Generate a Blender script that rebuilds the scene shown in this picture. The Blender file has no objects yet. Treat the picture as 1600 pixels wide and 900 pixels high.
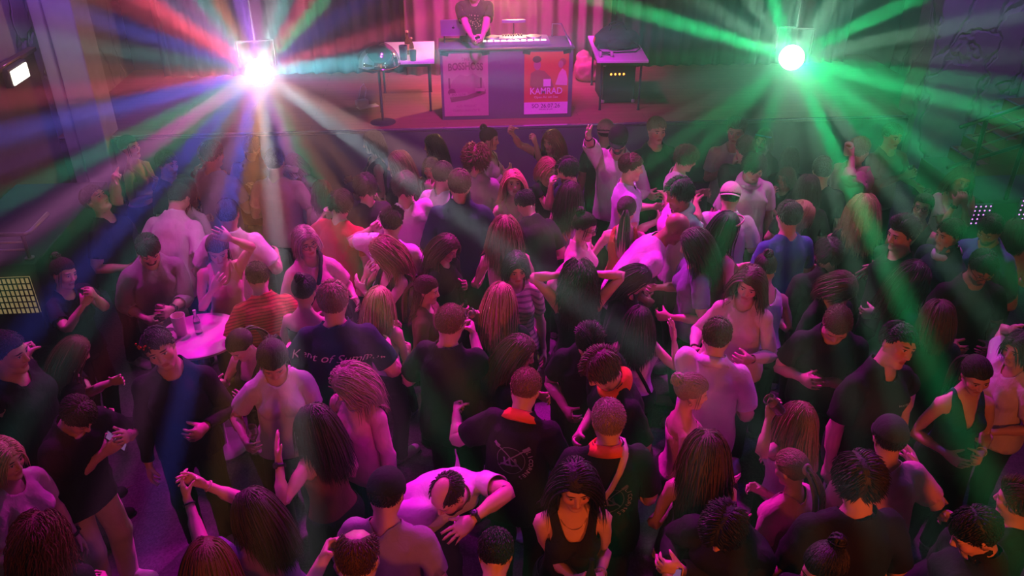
import bpy, bmesh, math, random
import numpy as np
from mathutils import Vector, Matrix, noise

SC = bpy.context.scene
COL = SC.collection
R = math.radians
rng = random.Random(11)

# ------------------------------------------------------------------ linking and tagging
def link(name, mesh, mat=None, parent=None):
    o = bpy.data.objects.new(name, mesh)
    COL.objects.link(o)
    if mat is not None and mesh is not None:
        if isinstance(mat, (list, tuple)):
            for m in mat: mesh.materials.append(m)
        elif not mesh.materials:
            mesh.materials.append(mat)
    if parent is not None: o.parent = parent
    return o

def thing(name, label, cat, loc=(0, 0, 0), rotz=0.0, group=None):
    o = bpy.data.objects.new(name, None); COL.objects.link(o)
    o.empty_display_size = 0.1
    o.location = loc; o.rotation_euler = (0, 0, rotz)
    tag(o, label, cat, group)
    return o

def tag(o, label=None, cat=None, group=None, kind=None):
    if label: o['label'] = label
    if cat: o['category'] = cat
    if group: o['group'] = group
    if kind: o['kind'] = kind
    return o

def np_mesh(name, V, F, smooth=True, rest=None):
    me = bpy.data.meshes.new(name)
    V = np.asarray(V, np.float32)
    if isinstance(F, np.ndarray):
        n, k = F.shape
        me.vertices.add(len(V)); me.vertices.foreach_set('co', V.ravel())
        me.loops.add(n * k); me.loops.foreach_set('vertex_index', F.astype(np.int32).ravel())
        me.polygons.add(n); me.polygons.foreach_set('loop_start', np.arange(0, n * k, k, dtype=np.int32))
        me.update(calc_edges=True)
    else:
        me.from_pydata([tuple(v) for v in V], [], [tuple(f) for f in F])
    if smooth:
        me.polygons.foreach_set('use_smooth', np.ones(len(me.polygons), bool))
    if rest is not None:
        a = me.attributes.new('rest', 'FLOAT_VECTOR', 'POINT')
        a.data.foreach_set('vector', np.asarray(rest, np.float32).ravel())
    me.update()
    return me

def bm_mesh(name, bm, smooth=False, angle=None):
    me = bpy.data.meshes.new(name)
    bmesh.ops.recalc_face_normals(bm, faces=bm.faces)
    for f in bm.faces: f.smooth = smooth
    if angle is not None:
        for e in bm.edges:
            if len(e.link_faces) == 2 and e.calc_face_angle(0) > R(angle): e.smooth = False
    bm.to_mesh(me); bm.free()
    return me

# ------------------------------------------------------------------ small bmesh shapes
def add_box(bm, c, s, rot=None, bevel=0.0):
    r = bmesh.ops.create_cube(bm, size=1.0)
    vs = r['verts']
    M = Matrix.Translation(Vector(c)) @ (rot.to_4x4() if rot else Matrix.Identity(4)) @ Matrix.Diagonal((s[0], s[1], s[2], 1))
    bmesh.ops.transform(bm, matrix=M, verts=vs)
    if bevel > 0:
        es = list({e for v in vs for e in v.link_edges})
        bmesh.ops.bevel(bm, geom=es, offset=bevel, segments=2, affect='EDGES', profile=0.5)

def add_tube(bm, pts, rad, seg=10, caps=True):
    pts = [Vector(p) for p in pts]
    rads = rad if isinstance(rad, (list, tuple)) else [rad] * len(pts)
    rings = []
    prev = None
    for i, p in enumerate(pts):
        t = (pts[min(i + 1, len(pts) - 1)] - pts[max(i - 1, 0)]).normalized()
        if prev is None:
            n = t.orthogonal().normalized()
        else:
            n = (prev - t * prev.dot(t))
            n = n.normalized() if n.length > 1e-6 else t.orthogonal().normalized()
        prev = n
        b = t.cross(n)
        rings.append([bm.verts.new(p + (n * math.cos(a) + b * math.sin(a)) * rads[i])
                      for a in [2 * math.pi * k / seg for k in range(seg)]])
    for i in range(len(rings) - 1):
        for k in range(seg):
            bm.faces.new((rings[i][k], rings[i][(k + 1) % seg], rings[i + 1][(k + 1) % seg], rings[i + 1][k]))
    if caps:
        bm.faces.new(rings[0][::-1]); bm.faces.new(rings[-1])

def add_lathe(bm, prof, seg=24, at=(0, 0, 0), M=None):
    rings = []
    at = Vector(at)
    for (r, z) in prof:
        if r < 1e-5:
            rings.append([bm.verts.new(Vector((0, 0, z)))])
        else:
            rings.append([bm.verts.new(Vector((r * math.cos(2 * math.pi * k / seg), r * math.sin(2 * math.pi * k / seg), z))) for k in range(seg)])
    for a, b in zip(rings[:-1], rings[1:]):
        if len(a) == 1 and len(b) == 1: continue
        for k in range(seg):
            k2 = (k + 1) % seg
            if len(a) == 1: bm.faces.new((a[0], b[k2], b[k]))
            elif len(b) == 1: bm.faces.new((a[k], a[k2], b[0]))
            else: bm.faces.new((a[k], a[k2], b[k2], b[k]))
    vs = [v for r in rings for v in r]
    MM = Matrix.Translation(at) @ (M.to_4x4() if M else Matrix.Identity(4))
    bmesh.ops.transform(bm, matrix=MM, verts=vs)

def box_obj(name, c, s, mat, parent=None, bevel=0.0, rot=None):
    bm = bmesh.new(); add_box(bm, c, s, rot, bevel)
    return link(name, bm_mesh(name, bm, smooth=bevel > 0, angle=40 if bevel > 0 else None), mat, parent)

# ------------------------------------------------------------------ camera maths (photograph frame 1600x900)
FPX = 1306.0
CAM = np.array((0.0, 0.0, 4.6))
PITCH, YAW = R(30.0), R(-4.6)
def _cam_axes():
    M = Matrix.Rotation(YAW, 3, 'Z') @ Matrix.Rotation(R(90) - PITCH, 3, 'X')
    return [np.array(M @ Vector(v)) for v in ((1, 0, 0), (0, 1, 0), (0, 0, -1))]
CX, CY, CF = _cam_axes()
def ray(px, py):
    d = CF + CX * (px - 800) / FPX - CY * (py - 450) / FPX
    return d
def at_z(px, py, z):
    d = ray(px, py); t = (z - CAM[2]) / d[2]
    return CAM + d * t
def at_y(px, py, y):
    d = ray(px, py); t = (y - CAM[1]) / d[1]
    return CAM + d * t
def at_x(px, py, x):
    d = ray(px, py); t = (x - CAM[0]) / d[0]
    return CAM + d * t
def proj(p):
    v = np.asarray(p, float) - CAM
    z = v @ CF
    return 800 + FPX * (v @ CX) / z, 450 - FPX * (v @ CY) / z, z

# ------------------------------------------------------------------ materials
MATS = {}
def mat_base(name):
    m = bpy.data.materials.new(name); m.use_nodes = True
    nt = m.node_tree
    b = nt.nodes['Principled BSDF']
    return m, nt, b

def N(nt, kind, **kw):
    n = nt.nodes.new(kind)
    for k, v in kw.items():
        setattr(n, k, v)
    return n

def plain(name, col, rough=0.5, metal=0.0, noise_amt=0.08, scale=30.0, bump=0.0, trans=0.0, coat=0.0, emit=None, estr=0.0, ior=1.45):
    if name in MATS: return MATS[name]
    m, nt, b = mat_base(name)
    tc = N(nt, 'ShaderNodeTexCoord')
    nz = N(nt, 'ShaderNodeTexNoise'); nz.inputs['Scale'].default_value = scale; nz.inputs['Detail'].default_value = 3
    nt.links.new(tc.outputs['Object'], nz.inputs['Vector'])
    mx = N(nt, 'ShaderNodeMix', data_type='RGBA', blend_type='MULTIPLY')
    mx.inputs[0].default_value = 1.0
    mx.inputs[6].default_value = (*col, 1)
    mr = N(nt, 'ShaderNodeMapRange'); mr.inputs['To Min'].default_value = 1 - noise_amt; mr.inputs['To Max'].default_value = 1 + noise_amt
    nt.links.new(nz.outputs['Fac'], mr.inputs['Value']); nt.links.new(mr.outputs[0], mx.inputs[7])
    nt.links.new(mx.outputs[2], b.inputs['Base Color'])
    b.inputs['Roughness'].default_value = rough; b.inputs['Metallic'].default_value = metal
    b.inputs['IOR'].default_value = ior
    if trans: b.inputs['Transmission Weight'].default_value = trans
    if coat: b.inputs['Coat Weight'].default_value = coat
    if emit:
        b.inputs['Emission Color'].default_value = (*emit, 1); b.inputs['Emission Strength'].default_value = estr
    if bump:
        bp = N(nt, 'ShaderNodeBump'); bp.inputs['Strength'].default_value = bump; bp.inputs['Distance'].default_value = 0.01
        nt.links.new(nz.outputs['Fac'], bp.inputs['Height']); nt.links.new(bp.outputs[0], b.inputs['Normal'])
    MATS[name] = m
    return m

# ------------------------------------------------------------------ signed distance modelling
class Grid:
    def __init__(s, lo, hi, h):
        s.lo = np.array(lo, float); s.h = h
        s.n = np.ceil((np.array(hi) - s.lo) / h).astype(int) + 1
        s.F = np.full(s.n, 0.5, np.float32)
    def add(s, prim, k=0.01, sub=False):
        fn, lo, hi = prim
        m = k + 3 * s.h
        i0 = np.clip(np.floor((np.array(lo) - m - s.lo) / s.h).astype(int), 0, s.n)
        i1 = np.clip(np.ceil((np.array(hi) + m - s.lo) / s.h).astype(int) + 1, 0, s.n)
        if (i1 <= i0).any(): return
        ax = [(s.lo[a] + s.h * np.arange(i0[a], i1[a])).astype(np.float32) for a in range(3)]
        d = fn(ax[0][:, None, None], ax[1][None, :, None], ax[2][None, None, :])
        sl = tuple(slice(i0[a], i1[a]) for a in range(3))
        a = s.F[sl]
        if sub:
            d = -d; hh = np.maximum(k - np.abs(a - d), 0) / k
            s.F[sl] = np.maximum(a, d) + hh * hh * k / 4
        else:
            hh = np.maximum(k - np.abs(a - d), 0) / k
            s.F[sl] = np.minimum(a, d) - hh * hh * k / 4
    def mesh(s):
        F, lo, h = s.F, s.lo, s.h
        I = F < 0
        nx, ny, nz = F.shape
        cs = np.zeros((nx - 1, ny - 1, nz - 1), np.uint8)
        for dx in (0, 1):
            for dy in (0, 1):
                for dz in (0, 1):
                    cs += I[dx:nx - 1 + dx, dy:ny - 1 + dy, dz:nz - 1 + dz]
        act = (cs > 0) & (cs < 8)
        idx = np.full(act.shape, -1, np.int64)
        c = np.argwhere(act); idx[act] = np.arange(len(c))
        acc = np.zeros((len(c), 3)); cnt = np.zeros(len(c))
        corners = [(a, b, d) for a in (0, 1) for b in (0, 1) for d in (0, 1)]
        for p in corners:
            for ax in range(3):
                if p[ax]: continue
                q = list(p); q[ax] = 1
                fa = F[c[:, 0] + p[0], c[:, 1] + p[1], c[:, 2] + p[2]]
                fb = F[c[:, 0] + q[0], c[:, 1] + q[1], c[:, 2] + q[2]]
                x = (fa < 0) != (fb < 0)
                t = np.where(x, fa / np.where(x, fa - fb, 1), 0)
                pt = np.tile(np.array(p, float), (len(c), 1)); pt[:, ax] = t
                acc[x] += pt[x]; cnt[x] += 1
        V = lo + h * (c + acc / cnt[:, None])
        Q = []
        for ax in range(3):
            u, v = (ax + 1) % 3, (ax + 2) % 3
            sa = [slice(None)] * 3; sb = [slice(None)] * 3
            sa[ax] = slice(0, -1); sb[ax] = slice(1, None)
            A = I[tuple(sa)]; B = I[tuple(sb)]
            e = np.argwhere(A != B)
            e = e[(e[:, u] > 0) & (e[:, v] > 0) & (e[:, u] < F.shape[u] - 1) & (e[:, v] < F.shape[v] - 1)]
            def g(du, dv):
                w = e.copy(); w[:, u] += du; w[:, v] += dv
                return idx[w[:, 0], w[:, 1], w[:, 2]]
            q = np.stack([g(-1, -1), g(0, -1), g(0, 0), g(-1, 0)], 1)
            fl = A[e[:, 0], e[:, 1], e[:, 2]]
            q[~fl] = q[~fl][:, ::-1]
            Q.append(q)
        return V, np.concatenate(Q)

def cap(a, b, ra, rb=None):
    a = np.array(a, float); b = np.array(b, float); rb = ra if rb is None else rb
    ab = b - a; L2 = max(ab @ ab, 1e-9)
    def fn(X, Y, Z):
        x, y, z = X - a[0], Y - a[1], Z - a[2]
        t = np.clip((x * ab[0] + y * ab[1] + z * ab[2]) / L2, 0, 1)
        return np.sqrt((x - t * ab[0]) ** 2 + (y - t * ab[1]) ** 2 + (z - t * ab[2]) ** 2) - (ra + (rb - ra) * t)
    r = max(ra, rb)
    return fn, np.minimum(a, b) - r, np.maximum(a, b) + r

def ell(c, r, rot=None):
    c = np.array(c, float); r = np.array(r, float)
    M = np.array(rot.transposed()) if rot is not None else None
    def fn(X, Y, Z):
        x, y, z = X - c[0], Y - c[1], Z - c[2]
        if M is not None:
            x, y, z = (M[0, 0] * x + M[0, 1] * y + M[0, 2] * z, M[1, 0] * x + M[1, 1] * y + M[1, 2] * z, M[2, 0] * x + M[2, 1] * y + M[2, 2] * z)
        k0 = np.sqrt((x / r[0]) ** 2 + (y / r[1]) ** 2 + (z / r[2]) ** 2)
        k1 = np.sqrt((x / r[0] ** 2) ** 2 + (y / r[1] ** 2) ** 2 + (z / r[2] ** 2) ** 2) + 1e-6
        return k0 * (k0 - 1) / k1
    m = r.max() if M is not None else r
    return fn, c - m, c + m

def loft(rows, p=2.4):
    rows = np.array(rows, float)
    zs, w, d, yc = rows.T
    def fn(X, Y, Z):
        zc = np.clip(Z, zs[0], zs[-1])
        W = np.interp(zc, zs, w); D = np.interp(zc, zs, d); C = np.interp(zc, zs, yc)
        q = (np.abs(X / W) ** p + np.abs((Y - C) / D) ** p) ** (1 / p)
        dd = (q - 1) * np.minimum(W, D)
        ez = np.maximum(zs[0] - Z, Z - zs[-1])
        return np.maximum(dd, ez) + 0 * X
    return fn, np.array((-w.max(), (yc - d).min(), zs[0])), np.array((w.max(), (yc + d).max(), zs[-1]))

def decimate(V, F, target, weight=None):
    me = bpy.data.meshes.new('tmp')
    me.from_pydata(V.tolist(), [], F.tolist())
    o = bpy.data.objects.new('tmp', me); COL.objects.link(o)
    m = o.modifiers.new('d', 'DECIMATE')
    m.ratio = min(1.0, target / (2.0 * len(F) if F.shape[1] == 4 else len(F))); m.use_collapse_triangulate = True
    if weight is not None:
        vg = o.vertex_groups.new(name='w')
        for lv in np.unique(np.round(weight, 2)):
            vg.add(np.nonzero(np.round(weight, 2) == lv)[0].tolist(), float(lv), 'REPLACE')
        m.vertex_group = 'w'; m.vertex_group_factor = 1.0; m.invert_vertex_group = True
    dg = bpy.context.evaluated_depsgraph_get()
    ev = o.evaluated_get(dg); em = ev.to_mesh()
    n = len(em.vertices); v = np.empty(n * 3, np.float32); em.vertices.foreach_get('co', v)
    em.calc_loop_triangles()
    t = np.empty(len(em.loop_triangles) * 3, np.int32); em.loop_triangles.foreach_get('vertices', t)
    ev.to_mesh_clear()
    bpy.data.objects.remove(o); bpy.data.meshes.remove(me)
    return v.reshape(-1, 3).astype(float), t.reshape(-1, 3)

def vnormals(V, T):
    n = np.cross(V[T[:, 1]] - V[T[:, 0]], V[T[:, 2]] - V[T[:, 0]])
    out = np.zeros_like(V)
    for k in range(3): np.add.at(out, T[:, k], n)
    return out / (np.linalg.norm(out, axis=1, keepdims=True) + 1e-12)

def clip(V, T, f):
    """keep the part of a triangle mesh where f < 0, cutting edges at f = 0"""
    s = f(V)
    V = V.tolist(); out = []; cache = {}
    def mid(i, j):
        k = (min(i, j), max(i, j))
        if k not in cache:
            a, b = s[i], s[j]; t = a / (a - b)
            cache[k] = len(V)
            V.append([V[i][q] + (V[j][q] - V[i][q]) * t for q in range(3)])
        return cache[k]
    for tri in T.tolist():
        ins = [s[i] < 0 for i in tri]
        c = sum(ins)
        if c == 3: out.append(tri)
        elif c == 1:
            k = ins.index(True); a, b, d = tri[k], tri[(k + 1) % 3], tri[(k + 2) % 3]
            out.append([a, mid(a, b), mid(a, d)])
        elif c == 2:
            k = ins.index(False); a, b, d = tri[k], tri[(k + 1) % 3], tri[(k + 2) % 3]
            p, q = mid(a, b), mid(a, d)
            out.append([p, b, d]); out.append([p, d, q])
    V = np.array(V); T = np.array(out, int).reshape(-1, 3)
    u, inv = np.unique(T, return_inverse=True)
    return V[u], inv.reshape(T.shape)

def solidify(V, T, th):
    n = vnormals(V, T); k = len(V)
    e = {}
    for a, b, c in T.tolist():
        for x, y in ((a, b), (b, c), (c, a)):
            if (y, x) in e: del e[(y, x)]
            else: e[(x, y)] = 1
    rim = []
    for (x, y) in e:
        rim += [[x, x + k, y], [y, x + k, y + k]]
    VV = np.concatenate([V, V - n * th])
    TT = np.concatenate([T, T[:, ::-1] + k] + ([np.array(rim)[:, ::1]] if rim else []))
    return VV, TT
# ------------------------------------------------------------------ the human body
# rest pose: standing, facing -Y, arms 40 degrees out from the sides; L is +X
ARM = R(40)
SEXES = {}
FINGER_LEN = [(.040, .034), (.042, .036), (.045, .042), (.042, .038), (.033, .029)]   # thumb, index .. little

class Body: pass

def make_body(sex):
    B = Body(); f = sex == 'f'
    J = {}
    J['pelvis'] = (0, 0, .95); J['spine'] = (0, .005, 1.06); J['chest'] = (0, .005, 1.20)
    J['neck'] = (0, .012, 1.475); J['head'] = (0, .006, 1.555)
    sx = .152 if f else .174
    sz = 1.385 if f else 1.398
    for s, sg in (('L', 1), ('R', -1)):
        d = np.array((sg * math.sin(ARM), 0, -math.cos(ARM)))
        S = np.array((sg * sx, .008, sz))
        E = S + d * .285; W = E + d * .255 + np.array((0, -.006, 0))
        J['clav' + s] = (sg * .03, 0, sz); J['uarm' + s] = tuple(S); J['farm' + s] = tuple(E); J['hand' + s] = tuple(W)
        t = np.array((0, -1., 0)); pn = np.cross(d, t) * sg
        J['d' + s], J['t' + s], J['pn' + s] = d, t, pn
        for k in range(5):
            l1, l2 = FINGER_LEN[k]
            if k == 0:
                base = W + d * .022 + t * .024 + pn * .008
                td = (d * .72 + t * .62 + pn * .25); td /= np.linalg.norm(td)
            else:
                base = W + d * (.088, .093, .090, .082)[k - 1] + t * (.034, .0115, -.0115, -.033)[k - 1]
                td = d + t * (.13, .03, -.06, -.18)[k - 1]; td /= np.linalg.norm(td)
            if k == 0: l1 = .050
            J['f%da%s' % (k, s)] = tuple(base); J['f%db%s' % (k, s)] = tuple(base + td * l1)
            J['f%de%s' % (k, s)] = tuple(base + td * (l1 + l2))
        hx = .088 if f else .092
        J['thigh' + s] = (sg * hx, 0, .90); J['shin' + s] = (sg * .098, .0, .49); J['foot' + s] = (sg * .102, .02, .085)
        J['toe' + s] = (sg * .118, -.16, .03)
    B.J = {k: np.array(v, float) for k, v in J.items()}
    if f:
        T = [(.82, .150, .105, .012), (.90, .176, .122, .018), (.97, .168, .115, .015), (1.05, .138, .095, .006), (1.12, .126, .088, .0),
             (1.20, .134, .094, -.002), (1.28, .150, .104, .0), (1.35, .150, .100, .005), (1.40, .120, .082, .010), (1.44, .072, .058, .012), (1.50, .050, .046, .012)]
    else:
        T = [(.82, .140, .102, .008), (.90, .168, .116, .012), (.98, .163, .112, .008), (1.06, .152, .104, .002), (1.14, .152, .106, -.003),
             (1.24, .168, .116, -.002), (1.33, .178, .119, .002), (1.40, .150, .100, .008), (1.445, .090, .070, .012), (1.50, .058, .056, .012)]
    B.T = T
    B.sex = sex
    B.parts = lambda inf=0.0, **k: body_parts(B, inf, **k)
    g = Grid((-.66, -.24, -.01), (.66, .22, 1.78), .004)
    for pr, k in body_parts(B, 0): g.add(pr, k)
    head_parts(g, B)
    for s in 'LR': hand_parts(g, B, s)
    V, Q = g.mesh()
    # keep detail in the face and hands
    w = np.full(len(V), .12)
    w[V[:, 2] > 1.52] = .45
    w[(V[:, 2] > 1.52) & (V[:, 1] < -.045)] = 1.0
    for s in 'LR':
        q = (V - B.J['hand' + s]) @ B.J['d' + s]
        w[(q > -.01) & (np.sign(V[:, 0]) == np.sign(B.J['hand' + s][0])) & (np.abs(V[:, 0]) > .3)] = .8
    V, T_ = decimate(V, Q, 9000, w)
    B.V, B.F = V, T_
    B.Nrm = vnormals(V, T_)
    if (np.einsum('ij,ij->i', B.Nrm, V - V.mean(0)).mean()) < 0:
        B.F = B.F[:, ::-1]; B.Nrm = -B.Nrm
    B.W = weights(B, V)
    SEXES[sex] = B
    return B

def body_parts(B, inf=0.0, arms=True, legs=True, torso=True):
    J, f = B.J, B.sex == 'f'
    P = []
    if torso:
        P.append((loft([(z, w + inf, d + inf, c) for z, w, d, c in B.T]), .03))
        if f:
            for sg in (1, -1): P.append((ell((sg * .066, -.088, 1.265), (.060 + inf, .052 + inf, .060 + inf)), .035))
        else:
            for sg in (1, -1): P.append((ell((sg * .075, -.085, 1.315), (.078 + inf, .036 + inf, .055 + inf)), .04))
        for sg in (1, -1):
            P.append((ell((sg * .075, .085, .905), (.082 + inf, .062 + inf, .085 + inf)), .04))
            P.append((cap((sg * .035, .018, 1.468), (sg * (.12 if f else .14), .012, 1.405 if f else 1.418), .028 + inf, .028 + inf), .03))
        P.append((cap((0, .014, 1.43), (0, .004, 1.57), (.050 if f else .060) + inf, (.046 if f else .056) + inf), .02))
    for s in 'LR':
        S, E, W = J['uarm' + s], J['farm' + s], J['hand' + s]
        d = J['d' + s]
        if arms:
            a, b, c, e = (.046, .036, .034, .024) if f else (.054, .043, .041, .028)
            P.append((ell(S, ((.046 if f else .055) + inf,) * 3), .03))
            P.append((cap(S, E, a + inf, b + inf), .03))
            P.append((cap(S + d * .09 + np.array((0, -.010, 0)), S + d * .20 + np.array((0, -.010, 0)), (.034 if f else .044) + inf), .03))
            P.append((cap(E, W, c + inf, e + inf), .02))
            P.append((cap(E + d * .03, E + d * .11, (.036 if f else .044) + inf, (.031 if f else .037) + inf), .03))
        if legs:
            H, K, A = J['thigh' + s], J['shin' + s], J['foot' + s]
            P.append((cap(H, K, (.088 if f else .086) + inf, .056 + inf), .03))
            P.append((cap(K, A, .053 + inf, .036 + inf), .03))
            P.append((ell(K + np.array((0, .025, -.12)), (.050 + inf, .052 + inf, .10 + inf)), .03))
            P.append((cap((A[0], .035, .042), (J['toe' + s][0], -.15, .028), .040, .026), .03))
    return P

def head_parts(g, B):
    f = B.sex == 'f'
    H = np.array((0, -.004, 1.637))
    B.H = H
    a = lambda *p: H + np.array(p)
    g.add(ell(a(0, .012, .030), (.0765, .096, .086)), .02)
    g.add(ell(a(0, -.025, -.035), (.058 if f else .062, .066, .082)), .03)
    g.add(cap(a(.050, .01, -.055), a(.016, -.064, -.098), .018, .017), .025)
    g.add(cap(a(-.050, .01, -.055), a(-.016, -.064, -.098), .018, .017), .025)
    g.add(ell(a(0, -.074, -.100), (.020 if f else .026, .016, .016)), .02)
    g.add(cap(a(.038, -.070, .024), a(-.038, -.070, .024), .0125 if f else .015), .02)
    for sg in (1, -1):
        g.add(ell(a(sg * .040, -.058, -.026), (.024, .024, .022)), .025)
        g.add(ell(a(sg * .031, -.098, .004), (.019, .016, .013)), .012, sub=True)
        g.add(ell(a(sg * .031, -.0735, .003), (.0145, .0125, .0125)), .002)
        g.add(cap(a(sg * .019, -.083, .0125), a(sg * .043, -.078, .0135), .0042), .004)
        g.add(ell(a(sg * .078, .012, -.004), (.011, .020, .032), Matrix.Rotation(sg * .25, 3, 'Z')), .008)
        g.add(ell(a(sg * .0895, .008, -.002), (.006, .011, .018)), .006, sub=True)
    nl = .010 if f else .0125
    g.add(cap(a(0, -.082, .014), a(0, -.104, -.028), .0085, nl), .012)
    g.add(ell(a(.011, -.095, -.034), (.0085, .010, .008)), .006); g.add(ell(a(-.011, -.095, -.034), (.0085, .010, .008)), .006)
    g.add(cap(a(.017, -.081, -.0605), a(-.017, -.081, -.0605), .0072), .008)
    g.add(cap(a(.014, -.082, -.073), a(-.014, -.082, -.073), .0080), .008)
    g.add(cap(a(.024, -.0915, -.067), a(-.024, -.0915, -.067), .0035), .004, sub=True)

def hand_parts(g, B, s):
    J = B.J; k = .92 if B.sex == 'f' else 1.0
    W, d, t, pn = J['hand' + s], J['d' + s], J['t' + s], J['pn' + s]
    rot = Matrix(((d[0], t[0], pn[0]), (d[1], t[1], pn[1]), (d[2], t[2], pn[2])))
    g.add(ell(W + d * .050 + t * .002, (.056, .041 * k, .0165), rot), .012)
    for a_ in (-.026, 0, .026): g.add(cap(W + d * .01 + t * a_ * .6, W + d * .088 + t * a_ * 1.2, .0125 * k), .012)
    g.add(cap(W + d * .012 + t * .018 + pn * .006, J['f0b' + s] - (J['f0b' + s] - J['f0a' + s]) * .3, .016 * k, .012 * k), .012)
    for i in range(5):
        r = (.0105, .0092, .0095, .0090, .0080)[i] * k
        g.add(cap(J['f%da%s' % (i, s)], J['f%db%s' % (i, s)], r * 1.05, r), .005)
        g.add(cap(J['f%db%s' % (i, s)], J['f%de%s' % (i, s)], r, r * .82), .003)

BONES = ['pelvis', 'spine', 'chest', 'neck', 'head']
for _s in 'LR':
    BONES += ['clav' + _s, 'uarm' + _s, 'farm' + _s, 'hand' + _s, 'thigh' + _s, 'shin' + _s, 'foot' + _s]
    for _k in range(5): BONES += ['f%da%s' % (_k, _s), 'f%db%s' % (_k, _s)]
BI = {b: i for i, b in enumerate(BONES)}

def sstep(x, a, b):
    t = np.clip((x - a) / (b - a), 0, 1)
    return t * t * (3 - 2 * t)

def weights(B, V, hair=False):
    J = B.J; n = len(V)
    W = np.zeros((n, len(BONES)), np.float32)
    ev = lambda pr: pr[0](V[:, 0], V[:, 1], V[:, 2])
    z = V[:, 2]
    # distances to the torso, the arms and the legs
    dt = ev(loft(B.T))
    dh = ev(cap((0, .01, 1.52), (0, 0, 1.66), .06, .09))
    D = {'t': np.minimum(dt, dh)}
    for s in 'LR':
        D['a' + s] = np.minimum(ev(cap(J['uarm' + s], J['farm' + s], .05, .04)), ev(cap(J['farm' + s], J['hand' + s], .04, .03)))
        D['a' + s] = np.minimum(D['a' + s], ev(cap(J['hand' + s], J['hand' + s] + J['d' + s] * .19, .03, .045)))
        D['l' + s] = np.minimum(ev(cap(J['thigh' + s], J['shin' + s], .085, .055)), ev(cap(J['shin' + s], J['foot' + s], .055, .04)))
        D['l' + s] = np.where(z < .2, D['l' + s] - .2, D['l' + s]) + np.where(z > .9, (z - .9) * .5, 0)
        D['l' + s] = np.where(np.sign(V[:, 0]) == (1 if s == 'L' else -1), D['l' + s], D['l' + s] + .012)
    keys = ['t', 'aL', 'aR', 'lL', 'lR']
    M = np.stack([D[k] for k in keys], 1)
    M[:, 3] = np.where(z > .80, M[:, 3] + .0, M[:, 3] - (.80 - z) * .8); M[:, 4] = np.where(z > .80, M[:, 4], M[:, 4] - (.80 - z) * .8)
    e = np.exp(-(M - M.min(1, keepdims=True)) / .016); e /= e.sum(1, keepdims=True)
    tw = e[:, 0]
    a = sstep(z, .98, 1.08); b = sstep(z, 1.12, 1.26); c = sstep(z, 1.455, 1.50); d = sstep(z, 1.52, 1.575)
    d = np.maximum(d, sstep(-V[:, 1], .035, .06) * (z > 1.50))
    c = np.maximum(c, d)
    W[:, BI['pelvis']] = tw * (1 - a); W[:, BI['spine']] = tw * a * (1 - b)
    ch = tw * a * b * (1 - c)
    cl = sstep(np.abs(V[:, 0]), .03, .15) * sstep(z, 1.26, 1.40)
    for s, sg in (('L', 1), ('R', -1)):
        q = cl * (np.sign(V[:, 0]) == sg)
        W[:, BI['clav' + s]] = ch * q
    W[:, BI['chest']] = ch * (1 - cl)
    W[:, BI['neck']] = tw * c * (1 - d); W[:, BI['head']] = tw * d
    for i, s in enumerate('LR'):
        aw, lw = e[:, 1 + i], e[:, 3 + i]
        x = (V - J['uarm' + s]) @ J['d' + s]
        q0 = sstep(x, -.06, .04); q1 = sstep(x, .285 - .04, .285 + .04); q2 = sstep(x, .54 - .025, .54 + .02)
        W[:, BI['clav' + s]] += aw * (1 - q0)
        W[:, BI['uarm' + s]] = aw * q0 * (1 - q1); W[:, BI['farm' + s]] = aw * q1 * (1 - q2)
        hw = aw * q2
        ds = []
        for k in range(5):
            ds.append(np.minimum(ev(cap(J['f%da%s' % (k, s)], J['f%db%s' % (k, s)], .009)), ev(cap(J['f%db%s' % (k, s)], J['f%de%s' % (k, s)], .008))))
        ds = np.stack(ds, 1); near = ds.argmin(1)
        left = np.ones(n)
        for k in range(5):
            A, Bb, E = (J['f%d%s%s' % (k, p, s)] for p in 'abe')
            td = (E - A) / np.linalg.norm(E - A)
            xx = (V - A) @ td; l1 = np.linalg.norm(Bb - A)
            fa = sstep(xx, -.008, .012) * (near == k) * (ds[:, k] < .012); fb = sstep(xx, l1 - .008, l1 + .008)
            W[:, BI['f%da%s' % (k, s)]] = hw * fa * (1 - fb); W[:, BI['f%db%s' % (k, s)]] = hw * fa * fb
            left -= fa
        W[:, BI['hand' + s]] = hw * np.clip(left, 0, 1)
        k1 = sstep(.49 - z, -.05, .05); k2 = sstep(.10 - z, -.03, .02); k0 = sstep(.92 - z, -.05, .07)
        W[:, BI['pelvis']] += lw * (1 - k0)
        W[:, BI['thigh' + s]] = lw * k0 * (1 - k1); W[:, BI['shin' + s]] = lw * k0 * k1 * (1 - k2); W[:, BI['foot' + s]] = lw * k0 * k1 * k2
    W /= W.sum(1, keepdims=True) + 1e-9
    return W

# ------------------------------------------------------------------ posing
def rx(a): return np.array(Matrix.Rotation(a, 3, 'X'))
def ry(a): return np.array(Matrix.Rotation(a, 3, 'Y'))
def rz(a): return np.array(Matrix.Rotation(a, 3, 'Z'))
def unit(v): return v / (np.linalg.norm(v) + 1e-9)
def frame(d, t):
    d = unit(d); t = unit(t - d * (t @ d)); return np.stack([d, t, np.cross(d, t)], 1)
def half(A, Bm, f=.5):
    q = Matrix(A.tolist()).to_quaternion().slerp(Matrix(Bm.tolist()).to_quaternion(), f)
    return np.array(q.to_matrix())
def axis_rot(ax, a): return np.array(Matrix.Rotation(a, 3, Vector(ax)))

CURL = {'relax': ((22, 30), (18, 14)), 'fist': ((78, 95), (34, 40)), 'grip': ((48, 52), (22, 26)), 'open': ((6, 8), (0, 4)), 'flat': ((10, 12), (20, 10)), 'phone': ((40, 60), (12, 12))}

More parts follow.
